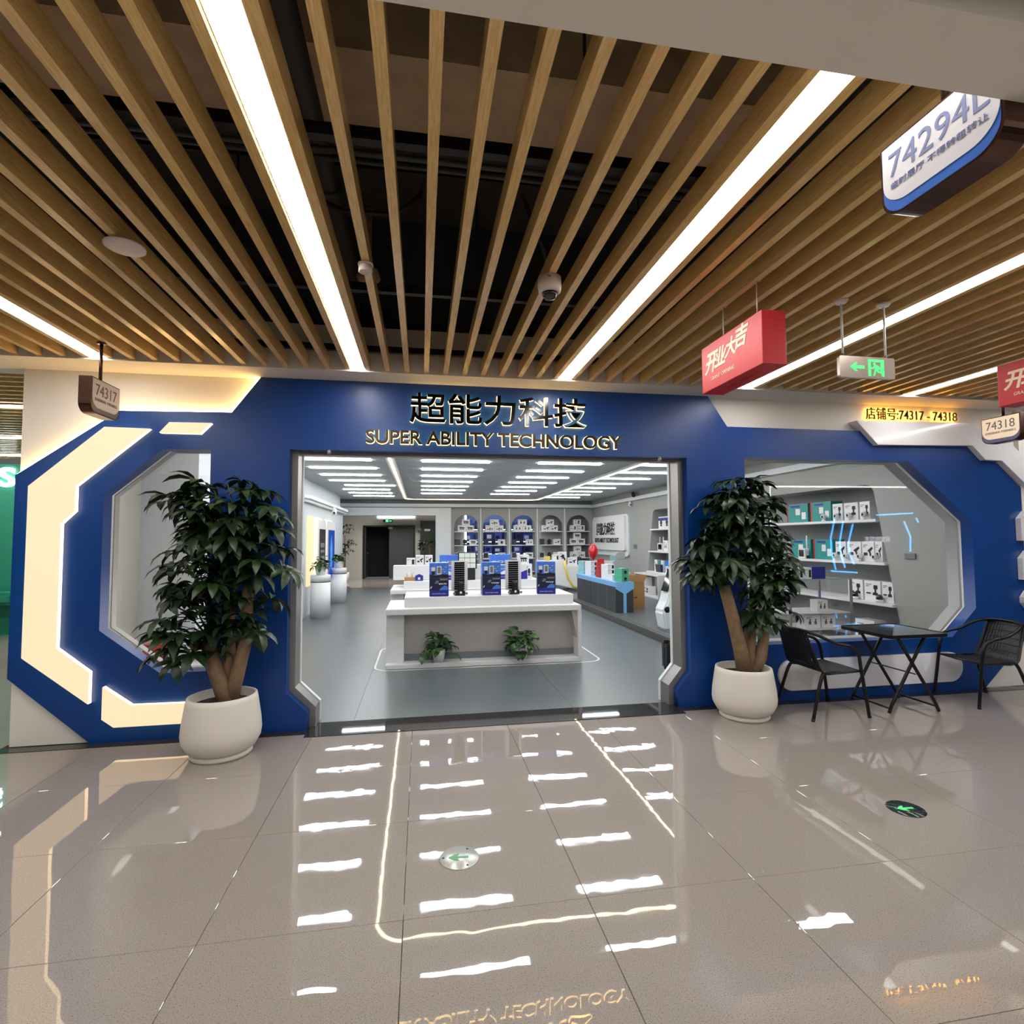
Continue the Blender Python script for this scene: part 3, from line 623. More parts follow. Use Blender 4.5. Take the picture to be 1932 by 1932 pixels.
for px_, lab, rz in ((828, 'leftmost blue solar camera carton on the front table, left of both solar panels', 0), (926, 'middle blue solar camera carton on the front table, between the two solar panels', 0), (1030, 'rightmost blue solar camera carton on the front table, turned to show its side', R(-9))):
    solar_carton(lab, (onr(px_, 1130, Yb), Yb, RZ), rz)
def solar_lamp(label, x, y, z):
    t = thing('solar_camera', label, 'camera', (x, y, z), 'solar panel cameras')
    W, Hh = .215, .40
    obj('panel_frame', G(rounded(-W/2, W/2, .05, .05+Hh, .008), 'xz', .02, .04), M_SHELF, t)
    for k in range(13): obj('solar_cell', B(-W/2+.04, W/2-.04, .0165, .0195, .07+k*.0282, .07+k*.0282+.0225), M_BLACKG, t)
    obj('camera_base', MB().tube([(-.07, -.05, .03), (.07, -.05, .03)], .03, 12), M_BLACK, t)
    obj('camera_body', MB().lathe([(0, 0), (.045, .005), (.05, .05), (.035, .09), (.04, .12), (.045, .16), (.02, .185), (0, .19)], (0.01, -.05, .0), 14), M_BLACK, t)
    for x_ in (-.075, .085): 
        ln = obj('lens', MB().lathe([(0, -.002), (.016, 0), (.018, .01)], (x_, -.088, .03), 12, 'y'), M_PRGREY, t)
    obj('sensor', MB().lathe([(0, 0.004), (.014, 0), (.018, -.01)], (.01, -.1, .04), 12, 'y'), M_SHELF, t)
    obj('support', B(-.02, .02, .041, .06, 0, .3), M_PRGREY, t)
    return t
for px_, lab in ((867, 'solar panel with black camera on the front table, left of the middle blue carton'), (969, 'solar panel with black camera on the front table, right of the middle blue carton')):
    solar_lamp(lab, onr(px_, 1125, Yb+.02), Yb+.02, RZ)
# generic white cartons with a black product picture
PIC = {}
def pic_mesh(kind):
    if kind in PIC: return PIC[kind]
    mb = MB(); q = lambda pts: mb.prism(pts, 'xz', -.0025, 0)
    if kind == 'twin':                          # two little cameras on arms
        for c in (.32, .68): q(circle(c, .45, .09, 10)); q([(c-.03, .5), (c+.03, .5), (c+.06, .7), (c-.02, .7)]); q([(c-.1, .3), (c+.1, .3), (c+.08, .36), (c-.08, .36)])
    if kind == 'bar':                           # wide bar camera with feet
        q([(.2, .5), (.8, .5), (.84, .62), (.72, .7), (.28, .7), (.16, .62)])
        for c in (.3, .5, .7): q([(c-.06, .25), (c+.06, .25), (c+.05, .48), (c-.05, .48)])
    if kind == 'dome':
        q([(.52, .3), (.85, .3), (.84, .42), (.74, .45), (.76, .6), (.84, .62), (.82, .8), (.6, .8), (.58, .62), (.64, .6), (.64, .45), (.53, .42)]); q([(.12, .35), (.4, .35), (.4, .42), (.12, .42)])
    if kind == 'arm':
        q([(.45, .55), (.85, .75), (.9, .65), (.7, .5), (.78, .3), (.66, .25), (.6, .45)]); q([(.15, .3), (.45, .3), (.45, .45), (.15, .45)])
    if kind == 'drone':
        for a, b_ in ((.25, .35), (.5, .5), (.75, .35), (.5, .25)): q(circle(a, b_, .085, 8))
        q([(.2, .33), (.75, .5), (.78, .45), (.25, .28)])
    if kind == 'lens':
        q(circle(.5, .5, .2, 12)); q([(.3, .2), (.7, .2), (.65, .3), (.35, .3)])
    if kind == 'phone': q([(.62, .12), (.9, .12), (.9, .8), (.62, .8)])
    m = mb.mesh('picture'); m.materials.append(M_PRB); PIC[kind] = m; return m
def carton(label, loc, size, kind, group, rz=0, m=None, facing='-y', name='product_carton'):
    """loc = centre of the base; the printed face looks towards -y (or -x)"""
    w_, d_, h_ = size
    t = thing(name, label, 'box', loc, group, rz if facing == '-y' else rz-math.pi/2)
    obj('body', B(-w_/2, w_/2, -d_/2, d_/2, 0, h_), m or M_PRW, t, .0015, 1)
    if kind:
        p = obj('picture', pic_mesh(kind), M_PRB, t); p.location = (-w_/2, -d_/2-.0003, 0); p.scale = (w_, 1, h_)
        for k in range(2): obj('print_line', B(-w_*.4, -w_*(.05+.15*k), -d_/2-.002, -d_/2-.0003, h_*(.8-.08*k), h_*(.84-.08*k)), M_PRGREY, t)
    return t
AN = ('leftmost', 'second', 'middle', 'fourth', 'rightmost')
KINDS = (('bar', 'bar', 'phone'), ('drone', 'lens', 'phone'), ('twin', 'twin', 'bar'), ('arm', 'arm', 'phone'), ('dome', 'bar', 'drone'))
for i, c in enumerate(arch_c):
    y = BY+.2
    for z, sh, kk in ((1.856, 'upper', 0), (1.386, 'middle', 1), (.926, 'lower', 2)):
        pyramid = kk == 0 or i == 4
        W, Hh = (.27 if i in (0, 3, 4) else .31), .205
        if pyramid:
            for dx, dz, pos in ((-W/2-.004, 0, 'bottom left'), (W/2+.004, 0, 'bottom right'), (0, Hh+.0005, 'top')):
                carton('%s white carton of the pyramid, %s shelf, %s arch' % (pos, sh, AN[i]), (c+dx, y, z+dz), (W, .16, Hh), KINDS[i][kk], 'cartons in the arches')
        else:
            carton('white product carton at the right end of the %s shelf in the %s arch' % (sh, AN[i]), (c+.25, y, z), (.24, .16, .19), KINDS[i][kk] if KINDS[i][kk] != 'phone' else 'dome', 'cartons in the arches')
            t = thing('camera_tablet', 'dark screen device at the left end of the %s shelf in the %s arch' % (sh, AN[i]), 'device', (c-.29, y-.02, z), 'devices in the arches')
            obj('frame', B(-.09, .09, 0, .03, 0, .2), M_SHELF if kk == 2 else M_PRB, t, .004, 1); obj('screen', B(-.075, .075, -.003, -.0005, .015, .185), M_PRNAVY if i == 1 else M_CHAR, t)
            t = thing('camera_kit', 'black camera standing mid shelf, %s shelf of the %s arch' % (sh, AN[i]), 'camera', (c-.03, y-.02, z), 'cameras in the arches')
            obj('base', MB().lathe([(0, 0), (.08, 0), (.07, .03), (.02, .05), (0, .05)], n=14), M_PRB, t); obj('head', MB().lathe([(0, .05), (.05, .06), (.075, .11), (.06, .17), (0, .2)], n=14), M_PRB, t)
            obj('lens', MB().lathe([(0, .004), (.03, 0), (.035, -.02)], (0, -.085, .12), 12, 'y'), M_CHAR, t)
# --- goods on the second table
Y2 = 9.85; Z2 = RZ
def on2(x): return atY(*za(x, 800), Y2).x
solo('tiered_stand', MB().box(-.50, 1.95, Y2+.06, Y2+.34, RZ+.0006, RZ+.26), M_TABLE, 'white tiered stand on the second display table', 'stand', bevel=.004, seg=1)
ZS = RZ+.2615
for k, (x0, x1, lab, kd) in enumerate(((1365, 1470, 'small white carton with dark phone picture', 'phone'), (1475, 1572, 'left one of two white cartons with slanted lamp picture', 'arm'), (1576, 1672, 'right one of two white cartons with slanted lamp picture', 'arm'))):
    a, b_ = on2(x0), on2(x1)
    carton(lab+' on the tiered stand', ((a+b_)/2, Y2+.2, ZS), (b_-a-.01, .16, .13 if k == 0 else .18), kd, 'cartons on the tiered stand')
for px_, lab in ((849, 'left wide blue carton with sky print on the tiered stand'), (943, 'right wide blue carton with sky print on the tiered stand')):
    t = solar_carton(lab, (atY(px_, 1080, Y2+.2).x, Y2+.2, ZS-.0088), 0, 1, 'blue cartons on the tiered stand', low=False); t.scale = (1.55, .8, .44)
a = atY(*zb(190, 250), Y2); 
for px_, lab in ((843, 'left pale blue carton leaning on the front of the tiered stand'), (948, 'right pale blue carton leaning on the front of the tiered stand')):
    t = thing('street_camera_carton', lab, 'box', (atY(px_, 1100, Y2-.02).x, Y2-.05, RZ), 'street camera cartons')
    obj('body', B(-.13, .13, -.06, .06, 0, .25), M_PRSKY, t, .002, 1); obj('band', B(-.13, .13, -.062, -.0601, .0, .08), M_PRBLUE, t)
    mb = MB(); put_text(mb, 'STREET CAMERA', (-.09, -.0625, .035), (1, 0, 0), (0, 0, 1), w=.18, h=.014, depth=.001, res=2); tag(obj('caption', mb, M_SHELF, t), kind='stuff')
    obj('house_picture', G([(-.1, .09), (.1, .09), (.1, .13), (.03, .16), (-.03, .13)], 'xz', -.062, -.0601), M_SHELF, t)
    mb = MB(); wave(mb, -.06, .08, .19, -.063); obj('word_mark', mb, M_SHELF, t)
# flood light with black camera
fx = atY(*zb(855, 260), Y2-.12).x
t = thing('flood_light', 'square white panel flood light with black base behind the left solar panel', 'lamp', (fx, Y2-.16, RZ))
obj('frame', B(-.17, .17, 0, .04, .20, .50), M_PRB, t, .004, 1)
for i in range(3):
    for j in range(3): obj('light_cell', B(-.15+i*.1, -.055+i*.1, -.003, -.0005, .215+j*.092, .30+j*.092), mat('light_cell', (226, 236, 226), .3), t, .003, 1)
obj('base', B(-.12, .14, -.02, .06, 0, .199), M_PRB, t, .01, 1); obj('camera_eye', MB().lathe([(0, .005), (.03, 0), (.035, -.02)], (-.04, -.03, .1), 12, 'y'), M_PRGREY, t)
# small items at the left end of the second table
x = on2(1415); t = thing('sample_board', 'brown wooden sample board with white taps on the second table', 'sample', (x, Y2-.1, RZ))
obj('board', B(-.1, .1, -.05, .05, 0, .06), M_BROWN, t); obj('tap', MB().tube([(-.06, 0, .06), (-.06, 0, .13), (-.02, -.03, .15)], .012, 8), M_SHELF, t); obj('tap', MB().tube([(.03, 0, .06), (.03, 0, .12), (.07, -.03, .17)], .012, 8), M_SHELF, t)
x = on2(1515); t = thing('house_card', 'blue house shaped card with a small code tile on the second table', 'card', (x, Y2-.17, RZ))
obj('card', G([(-.07, 0), (.07, 0), (.07, .09), (0, .12), (-.07, .09)], 'xz', -.004, .004), M_PRBLUE, t); obj('tile', B(-.02, .02, -.006, -.0041, .02, .06), M_SHELF, t)
x = atY(*zb(1500, 350), Y2-.15).x
t = thing('house_card', 'blue and white standing card right of the right solar panel', 'card', (x, Y2-.17, RZ)); obj('card', G([(-.07, 0), (.06, 0), (.06, .17), (-.07, .12)], 'xz', -.004, .004), M_PRBLUE, t); obj('upper_card', B(-.06, .05, .006, .012, 0, .26), M_SHELF, t)
x = atY(*zb(1490, 205), Y2+.2).x
carton('white carton with bar camera at the right end of the tiered stand', (x, Y2+.2, ZS), (.2, .15, .17), 'bar', 'cartons on the tiered stand')
x = atY(*zb(1550, 300), Y2-.0).x
carton('tall white carton with lens picture in front of the tiered stand', (x, Y2-.02, RZ), (.12, .1, .27), 'lens', 'cartons on the tiered stand')

# --- reception desk with yellow trim
p0 = atZ(*zd(150, 1160), .12)
Yd = 14.6; L = atY(*zd(-210, 900), Yd); Rr = atY(*zd(330, 900), Yd)
t = thing('reception_desk', 'white reception desk with curved yellow trim beyond the display tables', 'desk', (0, Yd, .12))
xa, xb = L.x, Rr.x; zt = atY(*zd(0, 770), Yd).z; ztr = atY(*zd(200, 830), Yd).z; zb0 = atY(*zd(150, 1165), Yd).z
xm = atY(*zd(120, 800), Yd).x
wobj('body', G([(xa, zt), (xm, zt), (xm, ztr), (xb, ztr), (xb, zb0+.0), (xm+.35, zb0), (xa+.15, zb0+.2)], 'xz', Yd, Yd+.7), M_TABLE, t, .02, 2)
mbx = MB().tube([(xm-.03, Yd-.02, zt), (xm+.0, Yd-.02, zb0+.6), (xm+.08, Yd-.02, zb0+.3), (xm+.22, Yd-.02, zb0+.1), (xm+.45, Yd-.02, zb0+.02), (xb, Yd-.02, zb0+.02)], .035, 8)
wobj('yellow_trim', mbx, M_YEL, t)
wobj('base', B(xm+.1, xb-.1, Yd+.1, Yd+.6, .121, zb0-.001), M_METAL, t)
for k, (x0, x1, zz, lab, kd) in enumerate(((1465, 1540, zt, 'leftmost small white carton on the reception desk', 'phone'), (1545, 1640, zt, 'white carton beside the black strap on the reception desk', 'lens'))):
    a, b_ = atY(*zc(x0, 700), Yd+.2).x, atY(*zc(x1, 700), Yd+.2).x
    carton(lab, ((a+b_)/2, Yd+.2, zz+.0005), (b_-a, .15, .16 if k == 0 else .24), kd, 'cartons on the reception desk')
a, b_ = atY(*zd(135, 780), Yd+.2).x, atY(*zd(270, 780), Yd+.2).x
carton('wide white carton at the right end of the reception desk', ((a+b_)/2, Yd+.2, ztr+.0005), (b_-a-.02, .2, .2), 'arm', 'cartons on the reception desk')
x = atY(*zd(305, 780), Yd+.15).x
t = thing('camera_kit', 'black camera on the right end of the reception desk', 'camera', (x, Yd+.15, ztr+.0005)); obj('base', MB().lathe([(0, 0), (.07, 0), (.06, .04), (0, .05)], n=12), M_PRB, t); obj('head', MB().lathe([(0, .05), (.06, .07), (.06, .2), (0, .25)], n=12), M_PRB, t)
mb = MB().tube([atY(*zd(55, 720), Yd+.05), atY(*zd(80, 700), Yd+.05), atY(*zd(110, 745), Yd+.05), atY(*zd(112, 785), Yd+.05)], .02, 8)
solo('strap', mb, M_PRB, 'black curved strap hanging on the reception desk', 'strap')
solo('note_pad', B(xa+.12, xa+.27, Yd+.03, Yd+.12, zt+.0005, zt+.12), M_YEL, 'yellow pad at the left end of the reception desk', 'pad', bevel=.003, seg=1)

# --- black and light blue counter on the platform
CX0, CX1, CY0, CY1 = 3.80, 4.16, 10.15, 12.86
zt = atY(*zd(1030, 1060), CY0).z; zl = atY(*zd(835, 1130), CY0).z
t = thing('display_counter', 'charcoal display counter with light blue top on the raised platform', 'counter', ((CX0+CX1)/2, CY0, .12))
wobj('worktop', B(CX0-.01, CX1+.01, CY0+.011, CY1, zl, zt), M_LBLUE, t, .003, 1)
n = 5; L = (CY1-CY0-.03)/n
for k in range(n):
    wobj('front_panel', B(CX0, CX0+.02, CY0+.015+k*L+.006, CY0+.015+(k+1)*L-.006, .121, zl-.001), M_CHAR, t)
    if k in (1, 2, 4): wobj('metal_strip', B(CX0-.002, CX0+.01, CY0+.015+k*L-.005, CY0+.015+k*L+.005, .121, zl-.001), M_METAL, t)
wobj('carcass', B(CX0+.021, CX1, CY0+.015, CY1, .1215, zl-.001), M_CHAR, t)
cm = (CX0+CX1)/2
wobj('end_panel', G([(CX0-.01, zt), (CX1+.01, zt), (CX1+.01, zl-.03), (cm+.03, zl-.13), (cm+.03, .121), (cm-.03, .121), (cm-.03, zl-.13), (CX0-.01, zl-.03)], 'xz', CY0-.005, CY0+.0105), M_LBLUE, t)
def con(x, y): p = atX(*zd(x, y), (CX0+CX1)/2); return p
M_PRMINT = mat('mint_carton', (86, 176, 142), .45, var=.3, scale=25); M_PALET = mat('pale_teal_carton', (150, 200, 200), .45, var=.3, scale=25)
# goods along the counter: (photo x range, base y, boxes up, material, label)
stacks = [(335, 415, 940, 2, M_PALET, 'pale teal carton', .16), (425, 520, 965, 3, M_PRW, 'white carton left of the red pyramid', .11), (650, 750, 1010, 3, M_PRW, 'white carton right of the red pyramid', .105),
          (830, 945, 1045, 2, M_PRMINT, 'green patterned carton', .135)]
for (x0, x1, yb, nn, m, lab, hh) in stacks:
    p = con((x0+x1)/2, yb); yy = p.y
    dy = abs(con(x0, yb).y-con(x1, yb).y)*.5
    for k in range(nn):
        carton(('%s on the counter, %s of its stack' % (lab, ('lowest', 'topmost' if nn == 2 else 'middle', 'topmost')[k])), (cm-.01, yy, zt+.0005+k*hh), (min(.2, .1+dy), .20, hh-.001), 'lens' if m is not M_PRW else 'phone', 'cartons on the blue topped counter', R(25), m)
p = con(600, 1000)
for r_ in range(5):
    for c_ in range(3 if r_ < 2 else 2 if r_ < 4 else 1):
        solo('red_carton', MB().box(cm-.08, cm+.06, p.y-.14+c_*.095+r_*.02, p.y-.05+c_*.095+r_*.02, zt+.0005+r_*.083, zt+.0815+r_*.083), M_RED, 'red carton in the pyramid on the counter, row %s, %s' % (('one from the bottom', 'two', 'three', 'four', 'five at the top')[r_], ('nearest', 'second nearest', 'farthest')[c_]), 'box', 'red cartons on the counter', bevel=.003, seg=1)
p = con(795, 1040)
carton('small white carton beside the green cartons on the counter', (cm-.04, p.y+.02, zt+.0005), (.16, .14, .12), 'lens', 'cartons on the blue topped counter', R(20))
# --- cardboard carton
t = thing('cardboard_box', 'open brown cardboard box behind the counter', 'box', (4.45, 10.95, .12))
obj('body', B(-.2, .2, -.2, .2, 0.001, .56), M_BROWN, t)
obj('flap', G([(-.2, .565), (.2, .565), (.26, .70), (-.22, .70)], 'xz', -.215, -.203), M_BROWN, t)
obj('flap', MB().add([(-.2, .2, .56), (.2, .2, .56), (.22, .3, .69), (-.22, .3, .69), (-.2, .206, .56), (.2, .206, .56), (.22, .306, .69), (-.22, .306, .69)], [(0, 1, 2, 3), (4, 7, 6, 5), (0, 4, 5, 1), (1, 5, 6, 2), (2, 6, 7, 3), (3, 7, 4, 0)]), M_BROWN, t)
obj('tape', B(-.03, .04, -.2015, -.2003, .22, .24), mat('tape', (60, 48, 36), .4), t)
# --- robot
t = thing('service_robot', 'white service robot with black face and blue light strip at the right of the entrance', 'robot', (4.12, 8.2, .12))
prof = [(-.3, 0), (.18, 0), (.2, .25), (.2, .8), (.12, .98), (-.02, 1.0), (-.10, .97), (-.28, .45), (-.36, .3)]
obj('body', G([(x*.95, z) for x, z in prof], 'xz', -.17, .17), mat('robot_white', (222, 230, 236), .25, coat=.3), t, .035, 3)
obj('face_plate', MB().add([(-.085, -.12, .965), (-.085, .12, .965), (-.225, .10, .62), (-.225, -.10, .62), (-.105, -.12, .965), (-.105, .12, .965), (-.245, .10, .62), (-.245, -.10, .62)], [(0, 1, 2, 3), (4, 7, 6, 5), (0, 4, 5, 1), (1, 5, 6, 2), (2, 6, 7, 3), (3, 7, 4, 0)]), M_BLACKG, t)
obj('screen', B(-.10, .02, -.1765, -.1725, .62, .9), M_BLACKG, t, .01, 1)
ls = MB()
obj('light_strip', B(-.0, .035, -.181, -.173, .30, .60), emat('robot_blue', (90, 60, 255), 4), t)
for k in range(3): obj('vent', B(-.03+k*.035, -.022+k*.035, -.176, -.1725, .12, .22), M_PRGREY, t)
obj('speaker', MB().lathe([(0, .006), (.045, .004), (.05, 0)], (-.27, -.172, .34), 16, 'y'), M_BLACK, t)
obj('grip', B(.15, .17, -.18, -.1725, .12, .62), M_METAL, t)
# --- suitcase
p = atZ(1272, 1277, 0)
t = thing('suitcase', 'black hard shell suitcase standing by the right door jamb', 'suitcase', (p.x+.1, p.y+.12, 0))
obj('shell', B(-.16, .2, -.1, .1, .05, .40), mat('suitcase_black', (28, 34, 36), .3, var=.1), t, .04, 3)
obj('band', B(-.165, .205, -.015, .015, .06, .41), M_BLACK, t, .01, 1)
for x_ in (-.12, .15): obj('wheel', MB().lathe([(0, -.015), (.03, -.015), (.03, .015), (0, .015)], (x_, -.06, .0305), 12, 'x'), M_BLACK, t)
obj('handle', MB().tube([(-.06, 0, .40), (-.06, 0, .45), (.1, 0, .45), (.1, 0, .40)], .012, 8), M_BLACK, t)
for x_ in (-.1, .06): obj('latch', B(x_-.008, x_+.008, -.104, -.1005, .3, .32), M_METAL, t)
# --- white low cube shelf under the wall niche, with cartons
a, b_ = atX(*zd(1215, 1205), RW-.2), atX(*zd(1430, 1240), RW-.2)
ya, yb = 13.55, 12.1
t = thing('cube_shelf', 'low white open shelf unit against the right wall', 'shelf', (RW-.2, 12.8, .12))
z1 = .695
wobj('top', B(RW-.37, RW-.03, yb, ya, z1-.03, z1), M_SHELF, t); wobj('bottom', B(RW-.37, RW-.03, yb, ya, .122, .16), M_SHELF, t)
wobj('side', B(RW-.37, RW-.03, ya-.03, ya, .1605, z1-.0305), M_SHELF, t); wobj('side', B(RW-.37, RW-.03, yb, yb+.03, .1605, z1-.0305), M_SHELF, t); wobj('back', B(RW-.045, RW-.03, yb+.031, ya-.031, .1605, z1-.0305), M_SHELF, t)
for k, (y, z, lab) in enumerate(((13.25, .1605, 'lower left'), (12.9, .1605, 'lower right'), (13.12, .3815, 'upper'))):
    carton('%s white carton with black camera inside the low shelf unit' % lab, (RW-.22, y, z), (.28, .2, .22), 'dome', 'cartons in the low shelf unit', 0, None, '-x')
# --- goods in the long niche (seen through the door)
def nic(px, py): return atX(px, py, RW+.12).y
def ncart(lab, y0, y1, z, h, kind, m=None, g='cartons in the long wall niche', x=RW+.15, d=.2): return carton(lab, (x, (y0+y1)/2, z), (abs(y1-y0)-.008, d, h), kind, g, 0, m, '-x')
ZU, ZM, ZL = 1.8355, 1.2655, .7355
ys = [12.92, 12.60, 12.28, 12.0]
for k in range(2):
    t = ncart('blue and white carton at the far end of the upper niche shelf, %s' % ('left one' if k == 0 else 'right one'), ys[k], ys[k+1], ZU, .30, 'lens'); w_ = .3
    obj('blue_band', B(-.155, .155, -.1022, -.1003, .2, .27), M_PRBLUE, t)
ncart('dark grey carton beside the blue and white cartons on the upper niche shelf', 12.26, 12.02, ZU, .29, None, M_CHAR)
t = thing('white_monitor', 'small white monitor with black screen and antennas on the middle niche shelf, far end', 'device', (RW+.08, 12.88, ZM)); t.rotation_euler.z = -math.pi/2
obj('frame', B(-.14, .14, -.02, .02, 0, .2), M_SHELF, t, .006, 1); obj('screen', B(-.1, .1, -.023, -.0205, .04, .17), M_BLACKG, t)
for x_ in (-.1, .1): obj('antenna', MB().tube([(x_, .03, .1), (x_, .03, .36)], .012, 8), M_SHELF, t)
for k, (a, b_) in enumerate(((12.66, 12.42), (12.4, 12.16), (12.14, 11.9))): ncart('white carton on the middle niche shelf, far end, %s from the monitor' % ('first', 'second', 'third')[k], a, b_, ZM, .27, 'twin')
ncart('slim white carton at the far end of the lower niche shelf', 13.2, 13.04, ZL, .30, 'lens'); ncart('teal carton beside the slim white carton on the lower niche shelf', 13.0, 12.86, ZL, .29, None, M_PRTEAL)
ncart('second slim white carton on the lower niche shelf', 12.83, 12.68, ZL, .29, 'lens'); ncart('bright blue bag like carton on the lower niche shelf', 12.6, 12.2, ZL, .30, None, mat('bag_blue', (30, 120, 196), .4))
ncart('black box in front of the teal carton on the lower niche shelf', 12.95, 12.68, ZL, .19, None, M_CHAR, x=RW+.0, d=.06); ncart('white carton in front of the blue bag on the lower niche shelf', 12.4, 12.16, ZL, .17, 'lens', x=RW+.0, d=.06)
# --- goods in the niche seen through the right window
def gy(x, y): return atX(*ze(x, y), RW+.1).y
for sh, zz, yl, lab in (('upper', ZU, 380, 'upper'), ('middle', ZM, 690, 'middle')):
    for k, (x0, x1) in enumerate(((385, 545), (575, 730)) if sh == 'upper' else ((410, 570), (600, 745))):
        a, b_ = gy(x0, yl+60), gy(x1, yl+60)
        t = ncart('teal camera carton with red side on the %s niche shelf in the window, %s' % (lab, ('left one', 'right one')[k]), a, b_, zz, .30, None, M_PRTEAL, 'teal cartons in the window niche')
        w_ = abs(a-b_)-.008
        obj('red_side', B(-w_/2-.03, -w_/2+.001, -.1015, .1, 0, .30), M_RED, t); obj('label_panel', B(-w_*.1, w_*.12, -.103, -.1005, .12, .22), M_SHELF, t); obj('label_panel', B(w_*.2, w_*.4, -.103, -.1005, .05, .16), M_PRW, t); obj('title_band', B(-w_*.35, w_*.1, -.103, -.1005, .245, .275), M_PRBLUE, t)
for k, (x0, x1) in enumerate(((740, 822), (832, 945), (956, 1040))):
    ncart('white camera carton on the upper niche shelf in the window, %s from the left' % ('first', 'second', 'third')[k], gy(x0, 450), gy(x1, 440), ZU, .25, 'dome', None, 'white cartons in the window niche')
for k, (x0, x1) in enumerate(((765, 850), (858, 970), (975, 1075), (1080, 1140))):
    ncart('white solar camera carton on the middle niche shelf in the window, %s from the left' % ('first', 'second', 'third', 'fourth')[k], gy(x0, 770), gy(x1, 770), ZM, .27, 'arm', None, 'white cartons in the window niche')
for k, (x0, x1) in enumerate(((865, 985), (995, 1125), (1135, 1230))):
    ncart('white dome camera carton on the lower niche shelf in the window, %s from the left' % ('first', 'second', 'third')[k], gy(x0, 1080), gy(x1, 1090), ZL, .27, 'dome', None, 'white cartons in the window niche')
for k, (x0, x1) in enumerate(((920, 1075), (1085, 1200))):
    ncart('white carton at the bottom of the niche in the window, %s' % ('left one', 'right one')[k], gy(x0, 1300), gy(x1, 1300), .1355, .33 if k == 0 else .29, 'arm', None, 'white cartons in the window niche')
for shz, xs_, py, nm in ((ZU, (655, 755, 855, 975), 490, 'upper'), (ZM, (745, 830, 940, 1060), 790, 'middle')):
    for k, x in enumerate(xs_):
        p = atX(*ze(x, py), RW+.02)
        t = thing('ball_camera', 'white ball camera on the %s niche shelf in the window, %s from the left' % (nm, ('first', 'second', 'third', 'fourth')[k]), 'camera', (RW+.0, p.y, shz), 'ball cameras in the window niche')
        obj('base', MB().lathe([(0, 0), (.028, 0), (.024, .02), (.014, .03), (0, .03)], n=12), M_SHELF, t); obj('head', MB().lathe([(0, .028), (.03, .04), (.042, .07), (.03, .1), (0, .112)], n=14), M_SHELF, t); obj('eye', MB().lathe([(0, -.006), (.018, 0), (.02, .01)], (-.036, -.006, .07), 10, 'x'), M_PRB, t)
for k, x in enumerate((905, 1100)):
    p = atX(*ze(x, 1100), RW+.02)
    t = thing('dome_camera', 'black dome camera on white base, lower niche shelf in the window, %s' % ('left one', 'right one')[k], 'camera', (RW-.002, p.y, ZL), 'black dome cameras in the window niche')
    obj('base', MB().lathe([(0, 0), (.046, 0), (.046, .04), (0, .04)], n=16), M_SHELF, t); obj('dome', MB().lathe([(.043, .041), (.04, .075), (.024, .1), (0, .108)], n=16), M_BLACKG, t)
p = atX(*ze(495, 750), RW+.03)
t = thing('white_monitor', 'small white monitor with black screen on the middle niche shelf in the window', 'device', (RW-.01, p.y, ZM)); t.rotation_euler.z = -math.pi/2-.2
obj('frame', B(-.10, .10, -.015, .015, 0, .16), M_SHELF, t, .006, 1); obj('screen', B(-.075, .075, -.018, -.0155, .03, .135), M_BLACKG, t); obj('antenna', MB().tube([(.11, .02, .05), (.11, .02, .36)], .012, 8), M_SHELF, t)
# glass showcase in the right window
p = atZ(*ze(860, 1450), .12)
sx0, sx1, sy0, sy1 = 4.50, 5.36, 6.0, 6.55
t = thing('glass_showcase', 'free standing glass showcase behind the right window', 'showcase', ((sx0+sx1)/2, (sy0+sy1)/2, 0))
ztop = atY(*ze(600, 985), sy0).z
for (x, y) in ((sx0, sy0), (sx1, sy0), (sx0, sy1), (sx1, sy1)): wobj('post', B(x-.012, x+.012, y-.012, y+.012, .06, ztop), M_METAL, t)
wobj('base', B(sx0-.02, sx1+.02, sy0-.02, sy1+.02, 0, .06), M_SHELF, t)
wobj('shelf', B(sx0+.013, sx1-.013, sy0+.013, sy1-.013, .44, .452), M_SHELF, t); wobj('shelf', B(sx0+.013, sx1-.013, sy0+.013, sy1-.013, .64, .652), M_SHELF, t)
for q in ((sx0+.013, sx1-.013, sy0-.004, sy0+.002), (sx0+.013, sx1-.013, sy1-.002, sy1+.004)): wobj('pane', B(*q, .061, ztop), M_GLASS, t)
wobj('pane', B(sx0-.004, sx0+.002, sy0+.013, sy1-.013, .061, ztop), M_GLASS, t); wobj('pane', B(sx1-.002, sx1+.004, sy0+.013, sy1-.013, .061, ztop), M_GLASS, t)
wobj('top', B(sx0-.01, sx1+.01, sy0-.01, sy1+.01, ztop+.001, ztop+.012), mat('top_glass', (150, 176, 172), .1), t)
carton('white camera carton on the lower showcase shelf in the window', (4.86, 6.15, .4525), (.22, .16, .17), 'twin', 'cartons in the glass showcase'); carton('white camera carton on the upper showcase shelf in the window', (5.02, 6.15, .6525), (.15, .13, .15), 'twin', 'cartons in the glass showcase'); carton('white camera carton beside the other on the lower showcase shelf', (5.1, 6.17, .4525), (.2, .16, .16), 'twin', 'cartons in the glass showcase')
for k, x in enumerate((4.58, 4.70, 4.82)):
    carton('white carton on top of the showcase, %s from the left' % ('first', 'second', 'third')[k], (x, 6.15, ztop+.0125), (.115, .14, .14), 'phone', 'cartons on the showcase')
carton('blue carton on top of the showcase', (4.98, 6.15, ztop+.0125), (.18, .14, .15), None, 'cartons on the showcase', 0, M_PRBLUE)
